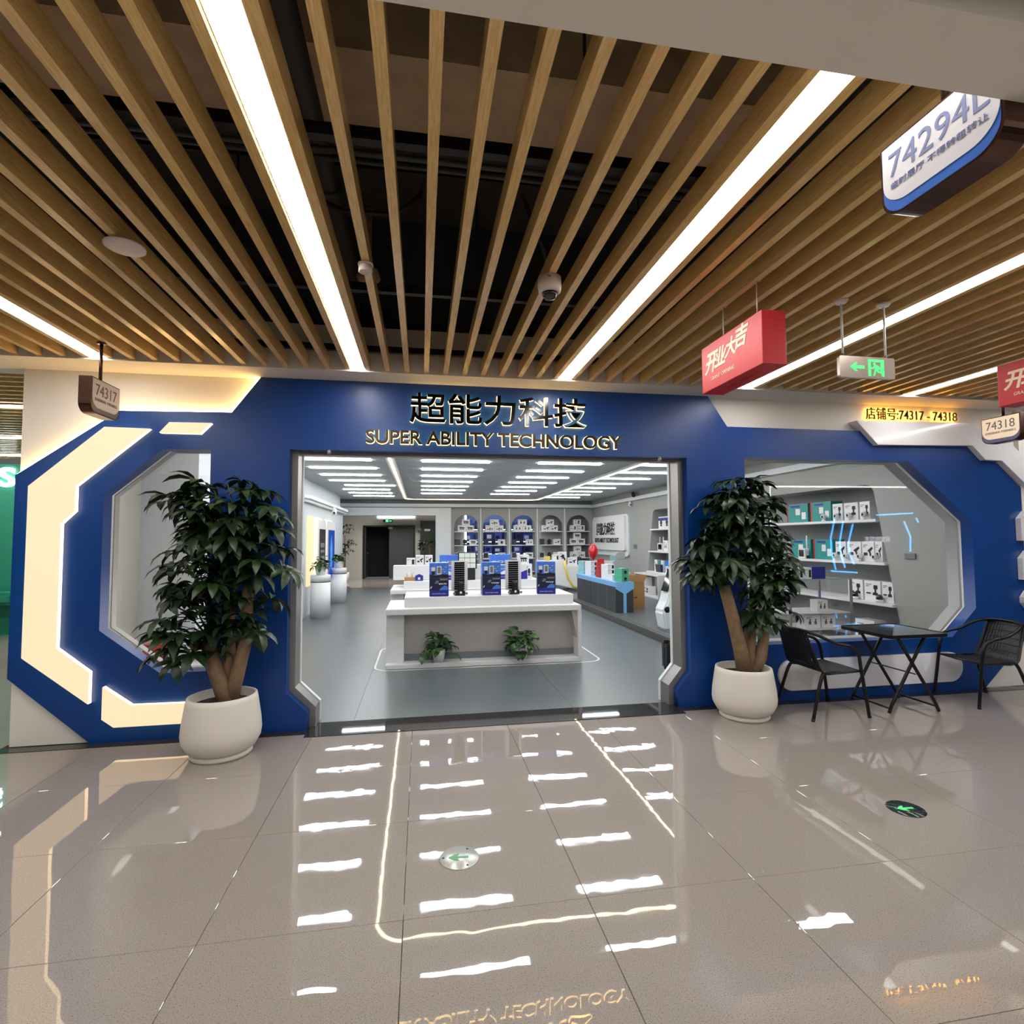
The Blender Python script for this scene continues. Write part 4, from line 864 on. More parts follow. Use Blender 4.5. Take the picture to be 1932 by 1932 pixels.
# --- logo board on the right wall
t = thing('logo_board', 'white rounded board reading 超能力科技 SUPER ABILITY TECHNOLOGY on the grey wall', 'sign', (RW, 16.3, 1.05))
wobj('back_board', G(rounded(14.72, 17.95, 1.06, 2.31, .14), 'yz', RW-.05, RW-.001), M_SHOPW, t)
wobj('front_board', G(rounded(14.85, 17.78, 1.23, 2.26, .1), 'yz', RW-.12, RW-.0505), M_SHELF, t)
mb = MB(); put_text(mb, '超能力科技', (RW-.1205, 17.35, 1.70), (0, -1, 0), (0, 0, 1), w=1.75, h=.40, depth=.012, offset=.02); wobj('title', mb, M_LETTER, t)
mb = MB(); put_text(mb, 'SUPER ABILITY TECHNOLOGY', (RW-.1205, 17.5, 1.46), (0, -1, 0), (0, 0, 1), w=2.2, h=.15, depth=.012, offset=.012); wobj('subtitle', mb, M_LETTER, t)
# --- desk chairs and curved desk behind the counter
Ys = 13.2
xa, xb = atY(*zd(520, 850), Ys).x, atY(*zd(990, 850), Ys).x; zt2 = atY(*zd(700, 760), Ys).z; zr = atY(*zd(900, 795), Ys).z
t = thing('curved_desk', 'white desk with rounded right end behind the counter', 'desk', ((xa+xb)/2, Ys, .12))
wobj('front', G([(xa, .121), (xa, zt2), ((xa+xb)/2+.1, zr+.04)]+[(xb-.35+.35*math.sin(R(a)), zr-.35+.35*math.cos(R(a))) for a in range(0, 91, 15)]+[(xb, .121)], 'xz', Ys, Ys+.06), M_TABLE, t)
wobj('desk_top', B(xa, xb-.2, Ys+.061, Ys+.6, zr-.25, zr-.2), M_TABLE, t)
for k, (px_, py, m, lab) in enumerate(((735, 740, mat('chair_teal', (140, 186, 186), .6), 'pale teal office chair behind the curved desk'), (815, 700, mat('chair_grey', (170, 172, 172), .6), 'grey office chair with headrest behind the counter'))):
    yy = 12.75-.35*k if k else 14.1
    c = atY(*zd(px_, py), yy)
    t = thing('office_chair', lab, 'chair', (c.x, yy, .12), 'office chairs')
    zt_ = c.z-.12
    obj('seat', G(rounded(-.2, .2, -.2, .2, .08), 'xy', .42, .48), m, t); obj('backrest', G(rounded(-.18, .18, .52, zt_-.1, .06), 'xz', -.24, -.2), m, t); obj('headrest', G(rounded(-.11, .11, zt_-.08, zt_+.08, .06), 'xz', -.25, -.2), m, t); obj('post', MB().tube([(0, 0, .06), (0, 0, .42)], .025, 8), M_METAL, t)
    mb = MB()
    for a in range(5):
        mb = MB().tube([(0, 0, .07), (.22*math.cos(a*1.257), .22*math.sin(a*1.257), .04)], .018, 6); obj('base_arm', mb, M_METAL, t)
        obj('caster', MB().lathe([(0, -.012), (.03, -.012), (.03, .012), (0, .012)], (.22*math.cos(a*1.257), .22*math.sin(a*1.257), .031), 8, 'x'), M_BLACK, t)
# --- balloon
c = atY(*zd(495, 655), 13.0); h_ = .21
t = thing('balloon', 'shiny red balloon on a white stick', 'balloon', (c.x, 13.0, c.z-h_))
obj('skin', MB().lathe([(0, 2*h_), (.06, 2*h_-.03), (.115, h_*1.35), (.12, h_), (.09, h_*.5), (.035, .05), (.012, .01), (.02, 0)], n=20), mat('balloon_red', (200, 20, 32), .12, coat=.5), t)
obj('stick', MB().tube([(0, 0, -.35), (0, 0, 0)], .012, 8), M_SHELF, t)
c2 = atY(*zd(480, 330), 13.2)
t = thing('flag_pole', 'thin grey pole rising behind the red balloon', 'pole', (c2.x, 13.12, .12))
obj('shaft', MB().tube([(0, 0, .012), (0, 0, c2.z-.12)], .008, 8), M_METAL, t); obj('foot', MB().lathe([(0, 0), (.09, 0), (.09, .012), (0, .012)], n=16), M_METAL, t)
# --- illuminated panels on the column block
M_SCR1 = mat('screen_dark', (44, 40, 46), .15, var=.3, scale=6, emit=(60, 56, 64), es=.35); M_SCR2 = mat('screen_blue', (24, 52, 130), .15, var=.7, scale=7, emit=(30, 70, 170), es=.6)
CXR = -2.36
for k, (x0, x1, m, lab) in enumerate(((345, 442, M_SCR1, 'arched white light panel with dark screen on the column block, nearer one'), (448, 548, M_SCR2, 'arched white light panel with blue picture on the column block, farther one'))):
    y0, y1 = atX(*za(x0, 600), CXR+.06).y, atX(*za(x1, 600), CXR+.06).y
    z0, z1 = .62, 2.06
    t = thing('wall_display', lab, 'display', (CXR, (y0+y1)/2, z0), 'light panels on the column')
    wobj('glow_strip', G(rounded(y0-.05, y1-.02, z0, z1+.02, .25, 8, '0011'), 'yz', CXR+.001, CXR+.03), M_WARMS, t)
    if k == 0: yq = atX(*za(243, 600), CXR+.03).y; wobj('alcove_glow', G(rounded(yq, y0-.06, z0, z1+.05, .2, 8, '0011'), 'yz', CXR+.001, CXR+.02), mat('alcove_glow', (150, 130, 105), .5, emit=(255, 220, 170), es=.85, var=0), t)  # warm light of the lit alcove, put in as emission on a flat plate
    wobj('frame', G(rounded(y0, y1, z0, z1, .22, 8, '0011'), 'yz', CXR+.0305, CXR+.085), M_SHELF, t)
    wobj('screen', B(CXR+.0855, CXR+.09, y0+(y1-y0)*.18, y1-(y1-y0)*.12, z0+.02, z1-.22), m, t)
    if k == 0:
        for j, (za_, zb_) in enumerate(((1.42, 1.52), (1.3, 1.36), (1.06, 1.22))): wobj('text_block', B(CXR+.0905, CXR+.092, y0+(y1-y0)*.3, y1-(y1-y0)*.25, za_, zb_), M_PRGREY, t)
    else:
        wobj('glow_figure', G([((y0+y1)/2-.12, .9), ((y0+y1)/2+.12, .9), ((y0+y1)/2+.16, 1.35), ((y0+y1)/2, 1.72), ((y0+y1)/2-.16, 1.35)], 'yz', CXR+.0905, CXR+.092), mat('cyan_figure', (40, 110, 170), .3, emit=(60, 150, 210), es=.7), t)
# --- pedestals
M_PED = mat('pedestal_white', (228, 230, 232), .4, var=.02)
for k, (cx, cy, lab) in enumerate(((-2.06, 11.66, 'nearer'), (-2.09, 14.35, 'farther'))):
    t = thing('pedestal', '%s round white pedestal with black band by the column' % lab, 'pedestal', (cx, cy, 0), 'round pedestals')
    zt_ = .87
    obj('drum', MB().lathe([(0, .001), (.2, .001), (.2, .72)], n=28), M_PED, t); obj('band', MB().lathe([(.198, .7205), (.198, .735)], n=28), M_PRNAVY, t); obj('cap', MB().lathe([(.2, .7355), (.2, zt_-.01), (.19, zt_), (0, zt_)], n=28), M_PED, t)
# rolled mat at the end of the shop
p = atZ(*za(715, 1045), .06)
solo('rolled_mat', MB().tube([(-2.45, 17.55, .085), (-2.2, 17.0, .085)], .085, 16), mat('mat_grey', (110, 110, 112), .8, bump=.2, bscale=60), 'rolled grey floor mat lying by the rear opening', 'mat')
# cameras and spots up on the walls
def cctv(label, x, y, z, s=1.):
    t = thing('wall_camera', label, 'camera', (x, y, z)); t.scale = (s, s, s)
    obj('bracket', B(-.02, .02, -.02, .02, .05, .09), M_SHELF, t); obj('head', MB().lathe([(0, -.06), (.04, -.06), (.045, .0), (.04, .05), (0, .055)], n=14), M_SHELF, t); obj('lens', MB().lathe([(0, .004), (.022, 0), (.024, -.01)], (0, -.046, -.02), 12, 'y'), M_BLACKG, t)
p = atX(628, 947, -2.13); cctv('white security camera under the corner of the column cornice', -2.09, min(p.y, 16.6), 2.27, 1.3)
p = atX(*zi(1650, 300), RW-.05); cctv('small white security camera on the right wall', RW-.06, p.y, p.z-.05, 1.0)
p = atX(*zi(1668, 258), RW-.1)
t = thing('spot_light', 'black spotlight fixed high on the right wall', 'spotlight', (RW-.12, p.y, p.z)); obj('yoke', B(-.02, .11, -.01, .01, .0, .02), M_BLACK, t); obj('head', MB().tube([(.03, .1, .02), (-.05, -.14, -.06)], .055, 12), M_BLACK, t)
# red and white boxes on the ledge behind the left window
c = atY(295, 1235, 5.4)
solo('red_carton', B(-2.47, -2.30, 5.35, 5.55, .5005, .66), M_RED, 'red carton on the ledge behind the left window', 'box', bevel=.003, seg=1)
carton('white carton beside the red carton behind the left window', (-2.16, 5.45, .5005), (.2, .18, .14), None, 'cartons behind the left window')
carton('white carton at the right end of the ledge behind the left window', (-1.92, 5.45, .5005), (.22, .18, .17), None, 'cartons behind the left window')
# ================================================================== plants
def leaf_mat(name, c1, c2, rough=.38):
    m = bpy.data.materials.new(name); m.use_nodes = True; MATS[name] = m
    nt = m.node_tree; b = nt.nodes['Principled BSDF']; L = nt.links.new
    oi = nt.nodes.new('ShaderNodeObjectInfo'); mx = nt.nodes.new('ShaderNodeMix'); mx.data_type = 'RGBA'
    mx.inputs[6].default_value = srgb(*c1); mx.inputs[7].default_value = srgb(*c2)
    L(oi.outputs['Random'], mx.inputs[0])
    tc = nt.nodes.new('ShaderNodeTexCoord'); n = nt.nodes.new('ShaderNodeTexNoise'); n.inputs['Scale'].default_value = 25; L(tc.outputs['Object'], n.inputs['Vector'])
    hs = nt.nodes.new('ShaderNodeHueSaturation'); mr = nt.nodes.new('ShaderNodeMapRange'); mr.inputs[3].default_value = .75; mr.inputs[4].default_value = 1.25
    L(n.outputs['Fac'], mr.inputs[0]); L(mr.outputs[0], hs.inputs['Value']); L(mx.outputs[2], hs.inputs['Color']); L(hs.outputs[0], b.inputs['Base Color'])
    b.inputs['Roughness'].default_value = rough; b.inputs['Specular IOR Level'].default_value = .45
    return m
M_LEAF = leaf_mat('tree_leaf', (22, 40, 19), (40, 64, 31)); M_LEAF2 = leaf_mat('pothos_leaf', (34, 66, 26), (62, 102, 44), .3)
M_BARK = mat('bark', (128, 104, 78), .85, var=.35, scale=22, bump=.5, bscale=40); M_STEM = mat('green_stem', (52, 74, 36), .6)
M_POT = mat('pot_white', (226, 220, 210), .55, var=.05, scale=6, bump=.05, bscale=60); M_SOIL = mat('soil', (58, 50, 44), .95, var=.3, scale=40)
def leaflet(mb, O, ang, length, width, lift, droop, st=5):
    d = Vector((math.cos(ang), math.sin(ang), 0)); s = Vector((-d.y, d.x, 0)); p = Vector(O); up = Vector((0, 0, 1))
    k0 = len(mb.v); prof = [.18, .72, 1.0, .78, .0]
    for i in range(st):
        t = i/(st-1); a = lift-droop*t
        w_ = width*.5*prof[i]
        mb.v += [tuple(p+s*w_+up*(w_*.28)), tuple(p), tuple(p-s*w_+up*(w_*.28))]
        p = p+(d*math.cos(a)+up*math.sin(a))*(length/(st-1))
    for i in range(st-1):
        for j in range(2):
            a = k0+i*3+j; mb.f.append((a, a+3, a+4, a+1)); mb.sm.append(True)
def palm_leaf(seed):
    rnd = random.Random(seed); mb = MB(); Lp = .13
    mb.tube([(0, 0, 0), (Lp*.5, 0, .012), (Lp, 0, .004)], [.004, .0032, .003], 5)
    n = rnd.choice((6, 7)); base = rnd.uniform(-.1, .1)
    for i in range(n):
        a = base+R(-118+236*i/(n-1)); k = 1-.28*abs(a)/2.1
        leaflet(mb, (Lp, 0, .004), a, rnd.uniform(.19, .23)*k, rnd.uniform(.062, .075)*k, R(rnd.uniform(2, 20)), R(rnd.uniform(50, 95)))
    m = mb.mesh('leaf'); m.materials.append(M_LEAF); return m
PALM = [palm_leaf(s) for s in range(5)]
def potted_tree(label, cx, cy, clusters, trunks, seed, ymax):
    rnd = random.Random(seed)
    t = thing('potted_tree', label, 'plant', (cx, cy, 0), 'potted trees flanking the entrance')
    p = obj('pot', MB().lathe([(0, .04), (.205, .04), (.235, .06), (.268, .12), (.275, .17), (.268, .25), (.245, .40), (.238, .435), (.226, .44), (.216, .43), (.212, .37), (0, .37)], n=40), M_POT, t)
    obj('foot_ring', MB().lathe([(0, .0), (.205, .0), (.214, .012), (.21, .036), (.2, .0395), (0, .0395)], n=36), M_POT, p)
    obj('soil', MB().lathe([(.211, .372), (.1, .39), (0, .395)], n=24), M_SOIL, t)
    tops = []
    for pts, r0, r1 in trunks:
        P = [Vector(q) for q in pts]; n = len(P)
        obj('trunk', MB().tube([(q.x-cx, q.y-cy, q.z) for q in P], [r0+(r1-r0)*i/(n-1) for i in range(n)], 10), M_BARK, t); tops.append(P[-1])
    for (px_, py, rx, rz, cnt, ry) in clusters:
        c = atY(px_, py, cy); k = .0047
        for i in range(cnt):
            th = rnd.uniform(0, 2*math.pi); u = rnd.uniform(-.75, 1); rr = rnd.uniform(.62, 1) if i % 5 else rnd.uniform(.2, .6)
            h = math.sqrt(1-u*u)
            d = Vector((math.cos(th)*h, math.sin(th)*h, u))
            pos = Vector((c.x+d.x*rx*k*rr, cy+d.y*ry*rr, c.z+d.z*rz*k*rr))
            az = math.atan2(d.y, d.x)+rnd.uniform(-.5, .5); s = rnd.uniform(.8, 1.2)
            tip = pos.y+math.sin(az)*.3*s
            if tip > ymax: pos.y -= tip-ymax
            out = Vector((math.cos(az), math.sin(az), 0))
            pos -= out*.2*s*.8
            o = bpy.data.objects.new('leaf', rnd.choice(PALM)); col.objects.link(o); o.parent = t
            o.location = (pos.x-cx, pos.y-cy, pos.z); o.scale = (s, s, s)
            o.rotation_euler = Euler((rnd.uniform(-.35, .35), rnd.uniform(-.15, .55)-.35*u, az), 'XYZ')
        for i in range(max(3, cnt//8)):                 # branches carrying the cluster
            a = min(tops, key=lambda q: (q-c).length+rnd.uniform(0, .3)); e = c+Vector((rnd.uniform(-.6, .6)*rx*k, rnd.uniform(-.5, .3)*ry, rnd.uniform(-.3, .7)*rz*k))
            mid = (a+e)/2+Vector((0, 0, .05)); off = Vector((cx, cy, 0))
            obj('branch', MB().tube([a-Vector((0, 0, .02))-off, mid-off, e-off], [.009, .007, .004], 6), M_STEM, t)
    return t
c1 = (-1.475, 4.41)
potted_tree('leafy potted tree in white pot left of the entrance', *c1,
    [(418, 968, 96, 78, 58, .28), (385, 1070, 84, 74, 40, .27), (480, 1045, 66, 76, 36, .24), (355, 1190, 62, 84, 34, .22), (455, 1165, 40, 40, 14, .18)],
    [([(-1.44, 4.40, .37), (-1.50, 4.40, .55), (-1.56, 4.41, .72), (-1.57, 4.42, .86)], .06, .05), ([(-1.43, 4.42, .37), (-1.38, 4.42, .58), (-1.33, 4.42, .80), (-1.31, 4.42, 1.27)], .058, .042), ([(-1.45, 4.44, .37), (-1.45, 4.46, .7), (-1.46, 4.47, 1.1)], .05, .04)], 3, 4.72)
c2 = (2.87, 4.48)
potted_tree('leafy potted tree with leaning trunk in white pot right of the entrance', *c2,
    [(1398, 962, 80, 66, 54, .27), (1360, 1025, 70, 64, 36, .26), (1450, 1045, 62, 70, 36, .25), (1318, 1060, 32, 50, 18, .2), (1450, 1130, 64, 48, 28, .22)],
    [([(2.88, 4.47, .37), (2.84, 4.47, .6), (2.78, 4.47, .85), (2.70, 4.48, 1.17)], .072, .05), ([(2.92, 4.48, .37), (2.95, 4.5, .6), (2.98, 4.5, .95)], .058, .05), ([(2.95, 4.46, .37), (3.03, 4.45, .52), (3.06, 4.45, .68), (3.07, 4.45, .86)], .055, .042)], 11, 4.72)
def heart(seed, m=M_LEAF2):
    rnd = random.Random(seed); mb = MB(); mb.tube([(0, 0, -.0), (.03, 0, .004)], .0025, 5)
    w_ = rnd.uniform(.085, .1); L = rnd.uniform(.12, .14); k0 = len(mb.v); p = Vector((.03, 0, .004)); prof = [.55, 1., .92, .6, 0]
    for i in range(5):
        a = R(15)-R(70)*i/4; wd = w_*.5*prof[i]
        mb.v += [(p.x, wd, p.z+wd*.25), tuple(p), (p.x, -wd, p.z+wd*.25)]; p = p+Vector((math.cos(a), 0, math.sin(a)))*(L/4)
    for i in range(4):
        for j in range(2): a = k0+i*3+j; mb.f.append((a, a+3, a+4, a+1)); mb.sm.append(True)
    me = mb.mesh('leaf'); me.materials.append(m); return me
HEART = [heart(s) for s in range(4)]
def pot_plant(label, x, y, z, pot, leaves, spread, rise, seed, ls=1., group=None, droop=.2):
    """pot = (r bottom, r top, height)"""
    rnd = random.Random(seed); rb, rt, h = pot
    t = thing('potted_plant', label, 'plant', (x, y, z), group)
    obj('pot', MB().lathe([(0, 0.0005), (rb, 0.0005), (rt, h), (rt-.008, h), (rt-.012, h-.02), (0, h-.02)], n=20), mat('small_pot', (232, 232, 230), .4, var=.02), t)
    for i in range(leaves):
        th = rnd.uniform(0, 2*math.pi); u = rnd.random()**.6; r_ = spread*u
        zz = h+rise*(1-u*u)*rnd.uniform(.45, 1)-droop*spread*u*rnd.uniform(0, 1)*.9
        if th < math.pi: r_ *= .45
        o = bpy.data.objects.new('leaf', rnd.choice(HEART)); col.objects.link(o); o.parent = t
        s = ls*rnd.uniform(.75, 1.15); o.location = (r_*math.cos(th), r_*math.sin(th), zz); o.scale = (s, s, s)
        o.rotation_euler = Euler((rnd.uniform(-.5, .5), rnd.uniform(-.5, .9), th+rnd.uniform(-.9, .9)), 'XYZ')
        if i % 3 == 0: obj('stem', MB().tube([(0, 0, h-.03), (r_*.4*math.cos(th), r_*.4*math.sin(th), (h+zz)/2+.03), (r_*math.cos(th), r_*math.sin(th), zz)], .0035, 5), M_STEM, t)
    return t
TG = 'trailing plants on the table plinth'
p = atY(*zb(530, 1300), 6.87); pot_plant('left trailing green plant in white pot at the foot of the front table', p.x, 6.86, .0605, (.06, .085, .15), 46, .17, .22, 4, 1.0, TG, .5)
p = atY(*zb(1470, 1270), 6.87); pot_plant('right trailing green plant in white pot at the foot of the front table', p.x, 6.86, .0605, (.065, .09, .19), 50, .17, .2, 9, 1.0, TG, .5)
TG = 'plants on the round pedestals'
pot_plant('bushy green plant in white pot on the nearer pedestal', -2.06, 11.66, .8705, (.085, .12, .17), 60, .13, .2, 21, .8, TG)
pot_plant('bushy green plant in white pot on the farther pedestal', -2.09, 14.35, .8705, (.085, .12, .17), 55, .13, .22, 22, .85, TG)
def tall_plant(label, x, y, h, n, seed, spread):
    rnd = random.Random(seed); t = thing('tall_plant', label, 'plant', (x, y, 0), 'tall plants in the rear passage')
    obj('pot', MB().lathe([(0, 0.0005), (.15, 0.0005), (.18, .35), (.16, .35), (.16, .31), (0, .31)], n=20), M_POT, t)
    obj('trunk', MB().tube([(0, 0, .3), (.02, 0, h*.5), (0, .02, h*.8)], [.03, .025, .015], 8), M_BARK, t)
    for i in range(n):
        th = rnd.uniform(0, 6.28); zz = h*rnd.uniform(.5, 1); r_ = spread*rnd.uniform(.1, .7)*(1.2-abs(zz/h-.75))
        o = bpy.data.objects.new('leaf', rnd.choice(PALM)); col.objects.link(o); o.parent = t; s = rnd.uniform(.9, 1.3)
        o.location = (r_*math.cos(th), r_*math.sin(th), zz); o.scale = (s, s, s); o.rotation_euler = Euler((rnd.uniform(-.3, .3), rnd.uniform(-.1, .6), th), 'XYZ')
p = atY(655, 1030, 21.2); tall_plant('tall dark green plant in the rear passage left of the double door', p.x-.1, 21.3, 2.2, 26, 5, .45)
p = atY(815, 1030, 21.6); tall_plant('tall plant half hidden in front of the single rear door', p.x-.1, 21.7, 1.95, 22, 6, .4)

# ================================================================== cafe table and chairs
M_TUBE = mat('black_tube', (20, 20, 21), .3, .3, var=.05); M_WEAVE = mat('black_rattan', (26, 26, 28), .55, var=.3, scale=60)
def cafe_chair(label, x, y, rz):
    t = thing('cafe_chair', label, 'chair', (x, y, 0), 'black woven cafe chairs', rz)
    def bez(P, n=6):                                     # Catmull-Rom through the points
        P = [Vector(p) for p in P]; out = []
        for i in range(len(P)-1):
            a, b_, c, d = P[max(i-1, 0)], P[i], P[i+1], P[min(i+2, len(P)-1)]
            for k in range(n):
                u = k/n; out.append(.5*((2*b_)+(c-a)*u+(2*a-5*b_+4*c-d)*u*u+(3*b_-a-3*c+d)*u**3))
        return out+[P[-1]]
    # front legs rise into the arms and meet round the back
    arm = [(-.245, .27, 0), (-.235, .215, .40), (-.24, .185, .56), (-.25, .12, .625), (-.25, -.04, .66), (-.225, -.2, .735), (-.13, -.275, .765), (0, -.295, .77)]
    full = arm+[(-p[0], p[1], p[2]) for p in arm[-2::-1]]
    obj('arm_frame', MB().tube(bez(full, 5), .0145, 10), M_TUBE, t)
    for s in (-1, 1):
        obj('rear_leg', MB().tube(bez([(s*.19, .06, .395), (s*.2, -.09, .40), (s*.215, -.17, .36), (s*.24, -.285, 0)], 5), .0145, 10), M_TUBE, t)
        obj('seat_rail', MB().tube(bez([(s*.225, .2, .405), (s*.215, 0, .395), (s*.205, -.14, .40), (s*.19, -.21, .52), (s*.17, -.275, .755)], 5), .009, 8), M_TUBE, t)
        obj('foot_cap', MB().lathe([(0, 0), (.015, 0), (.015, .02), (0, .02)], (s*.245, .27, 0), 10), M_BLACK, t); obj('foot_cap', MB().lathe([(0, 0), (.015, 0), (.015, .02), (0, .02)], (s*.24, -.285, 0), 10), M_BLACK, t)
    obj('front_rail', MB().tube([(-.225, .205, .405), (0, .225, .405), (.225, .205, .405)], .009, 8), M_TUBE, t)
    # woven shell: strips that run from the seat front up the back
    path = bez([(0, .22, .412), (0, .1, .402), (0, -.08, .40), (0, -.165, .425), (0, -.215, .55), (0, -.255, .67), (0, -.285, .77)], 4)
    def strip(a, i0, i1, w_):
        mb = MB(); V = []; n = 0
        for q in path[i0:i1]:
            k = .215-.04*max(0, (q.z-.42)/.35); bow = .03*(1-a*a)*(1 if q.z > .45 else 0)
            V += [(a*k-w_/2, q.y-bow, q.z), (a*k+w_/2, q.y-bow, q.z), (a*k+w_/2, q.y-bow-.004, q.z-.006), (a*k-w_/2, q.y-bow-.004, q.z-.006)]; n += 1
        F_ = []
        for i in range(n-1):
            for j in range(4): F_.append((i*4+j, i*4+(j+1) % 4, i*4+4+(j+1) % 4, i*4+4+j))
        return V, F_
    seat, back = MB(), MB(); ns = 15
    for i in range(ns):
        a = -1+2*i/(ns-1); seat.add(*strip(a, 0, 14, .0285)); back.add(*strip(a, 13, len(path), .0265))
    tag(obj('woven_seat', seat, M_WEAVE, t), kind='stuff'); tag(obj('woven_back', back, M_WEAVE, t), kind='stuff')
    web = MB()
    for i in range(14, len(path), 2):
        q = path[i]; k = .215-.04*max(0, (q.z-.42)/.35); web.tube([(-k, q.y+.002, q.z), (-k*.5, q.y-.02, q.z), (0, q.y-.028, q.z), (k*.5, q.y-.02, q.z), (k, q.y+.002, q.z)], .004, 5)
    tag(obj('weft', web, M_WEAVE, t), kind='stuff')
    return t
cafe_chair('black woven cafe chair left of the glass table, facing right', 3.645, 4.47, R(-90))
cafe_chair('black woven cafe chair right of the glass table, facing left', 5.40, 4.47, R(84))
t = thing('cafe_table', 'small square black glass folding table between two cafe chairs', 'table', (4.40, 4.45, 0))
obj('glass_top', G(rounded(-.31, .31, -.29, .29, .05), 'xy', .712, .722), mat('black_glass', (16, 17, 19), .04, coat=.6), t)
obj('rim', poly_mesh('rim', [rounded(-.317, .317, -.297, .297, .055), rounded(-.31, .31, -.29, .29, .05)], 'xy', .695, .726), M_TUBE, t)
for y in (-.2, .22):
    for s in (-1, 1):
        k = .012 if s > 0 else -.012
        obj('leg', MB().tube([(s*.165, y+k, .705), (s*.14, y+k, .66), (-s*.21, y+k, .10), (-s*.25, y+k, .015)], .0145, 8), M_TUBE, t)
obj('pivot', MB().tube([(0, -.23, .36), (0, .25, .36)], .006, 8), M_TUBE, t)
for s in (-1, 1): obj('cross_bar', MB().tube([(s*.235, -.2, .055), (s*.235, .23, .055)], .009, 8), M_TUBE, t)
obj('top_bar', MB().tube([(-.165, -.2, .69), (-.165, .23, .69)], .009, 8), M_TUBE, t); obj('top_bar', MB().tube([(.165, -.2, .69), (.165, .23, .69)], .009, 8), M_TUBE, t)

# ================================================================== things hung from the ceiling
M_SIGNW = mat('sign_face', (226, 224, 230), .3, var=.02); M_SIGNWW = mat('sign_face_cream', (232, 214, 188), .3, var=.02)
M_SBLUE = mat('sign_blue', (24, 96, 190), .35, var=.03); M_SSLATE = mat('sign_slate', (84, 88, 116), .35, var=.03)
M_SLET = mat('sign_lettering', (92, 104, 150), .5, var=0); M_SLETB = mat('sign_lettering_brown', (96, 84, 84), .5, var=0)
def number_sign(label, x, y, side, num, small, mface, mband, mlet):
    """double sided box sign in the y-z plane; side +1 shows its face to +x"""
    t = thing('number_sign', label, 'sign', (x, y, 2.47), 'hanging shop number signs')
    w_, h_, th = .17, .245, .04
    out = rounded(-w_, w_, 0, h_, .07, 8, '1100'); inn = rounded(-w_+.008, w_-.008, .008, h_-.008, .065, 8, '1100')
    obj('housing', G(out, 'yz', -th, th), M_BRONZE, t)
    for sd in (-1, 1):
        X = sd*th; e = .0012*sd
        obj('band', G(inn, 'yz', X+e*.2, X+e), mband, t)
        up = [(yy, max(zz, .035+.03*(abs(yy)/w_)**3)) if zz < .09 else (yy, zz) for yy, zz in rounded(-w_+.008, w_-.008, .04, h_-.008, .075, 8, '1100')]
        f = obj('face', G(up, 'yz', X+e*1.05, X+e*2), mface, t)
        U = (0, sd, 0)
        mb = MB(); put_text(mb, num, (X+e*2.05, -sd*.125 if len(num) < 6 else -sd*.14, .128), U, (0, 0, 1), w=.25 if len(num) < 6 else .28, h=.078, depth=.0012, res=6); obj('number', mb, mlet, f)
        mb = MB(); put_text(mb, small, (X+e*2.05, -sd*.135, .088), U, (0, 0, 1), w=.27, h=.022, depth=.0012, res=3); tag(obj('small_print', mb, mlet, f), kind='stuff')
    obj('pole', MB().tube([(0, 0, h_), (0, 0, .53)], .011, 10), M_BRONZE, t); obj('ceiling_cap', MB().lathe([(0, .5295), (.03, .53), (.03, .522), (0, .52)], n=16), M_BRONZE, t)
    return t
number_sign('hanging bronze sign 74317 with white face at the left end of the shop front', -2.24, 4.16, 1, '74317', '定向招商商位 不得转租转让', M_SIGNW, M_SSLATE, M_SLETB)
number_sign('hanging bronze sign 74318 with cream face at the right edge', 5.34, 4.10, -1, '74318', '定向招商商位 不得转租转让', M_SIGNWW, M_SSLATE, M_SLETB)
t = number_sign('large near hanging sign 74294L with blue lower band at upper right', 1.385, 1.165, -1, '74294L', '临时展厅 不得转租转让', M_SIGNW, M_SBLUE, M_SLET); t.scale.z = .9; t.location.z = 2.525
M_REDB = mat('banner_red', (190, 28, 40), .4, var=.06, scale=3); M_CREAM = mat('cream_lettering', (244, 222, 186), .5, var=0); M_WIRE = mat('wire', (200, 196, 190), .4, .6)
def opening_box(label, x, y):
    t = thing('opening_banner', label, 'sign', (x, y, 2.495), 'grand opening boxes')
    w_, h_, th = .30, .285, .07
    obj('box', B(-th, th, -w_, w_, 0, h_), M_REDB, t, .003, 1)
    for sd in (-1, 1):
        X = sd*(th+.0004); U = (0, sd, 0)
        mb = MB()
        for k, ch in enumerate('开业大吉'): put_text(mb, ch, (X, -sd*.262+sd*.108*k, .10+.018*k), U, (0, 0, 1), h=.125 if k in (0, 3) else .11, depth=.0016, offset=.03, shear=.25, res=4)
        tag(obj('title', mb, M_CREAM, t), kind='stuff')
        mb = MB(); put_text(mb, 'GRAND OPENING', (X, -sd*.2, .055), U, (0, 0, 1), w=.25, h=.022, depth=.0014, shear=.2, res=3); tag(obj('subtitle', mb, M_CREAM, t), kind='stuff')
    mb = MB(); put_text(mb, 'GRAND OPENING', (.012, .2, -.0004), (0, -1, 0), (-1, 0, 0), w=.36, h=.022, depth=.0008, res=3); tag(obj('underside_print', mb, mat('faded_print', (170, 60, 62), .5, var=0), t), kind='stuff')
    for dy in (-.165, .165):
        q = [(0, dy, h_), (0, dy, .40), (.004, dy+.004, .47), (0, dy, .505)]; obj('wire', MB().tube(q, .003, 6), M_WIRE, t)
        obj('hook', MB().tube([(0, dy, .505), (.02, dy, .502), (.026, dy, .515), (.026, dy, .60)], .004, 6), M_WIRE, t)
opening_box('red grand opening box reading 开业大吉 hanging left of the exit sign', 1.80, 2.76)
opening_box('red grand opening box cut by the right edge of the picture', 4.02, 2.76)
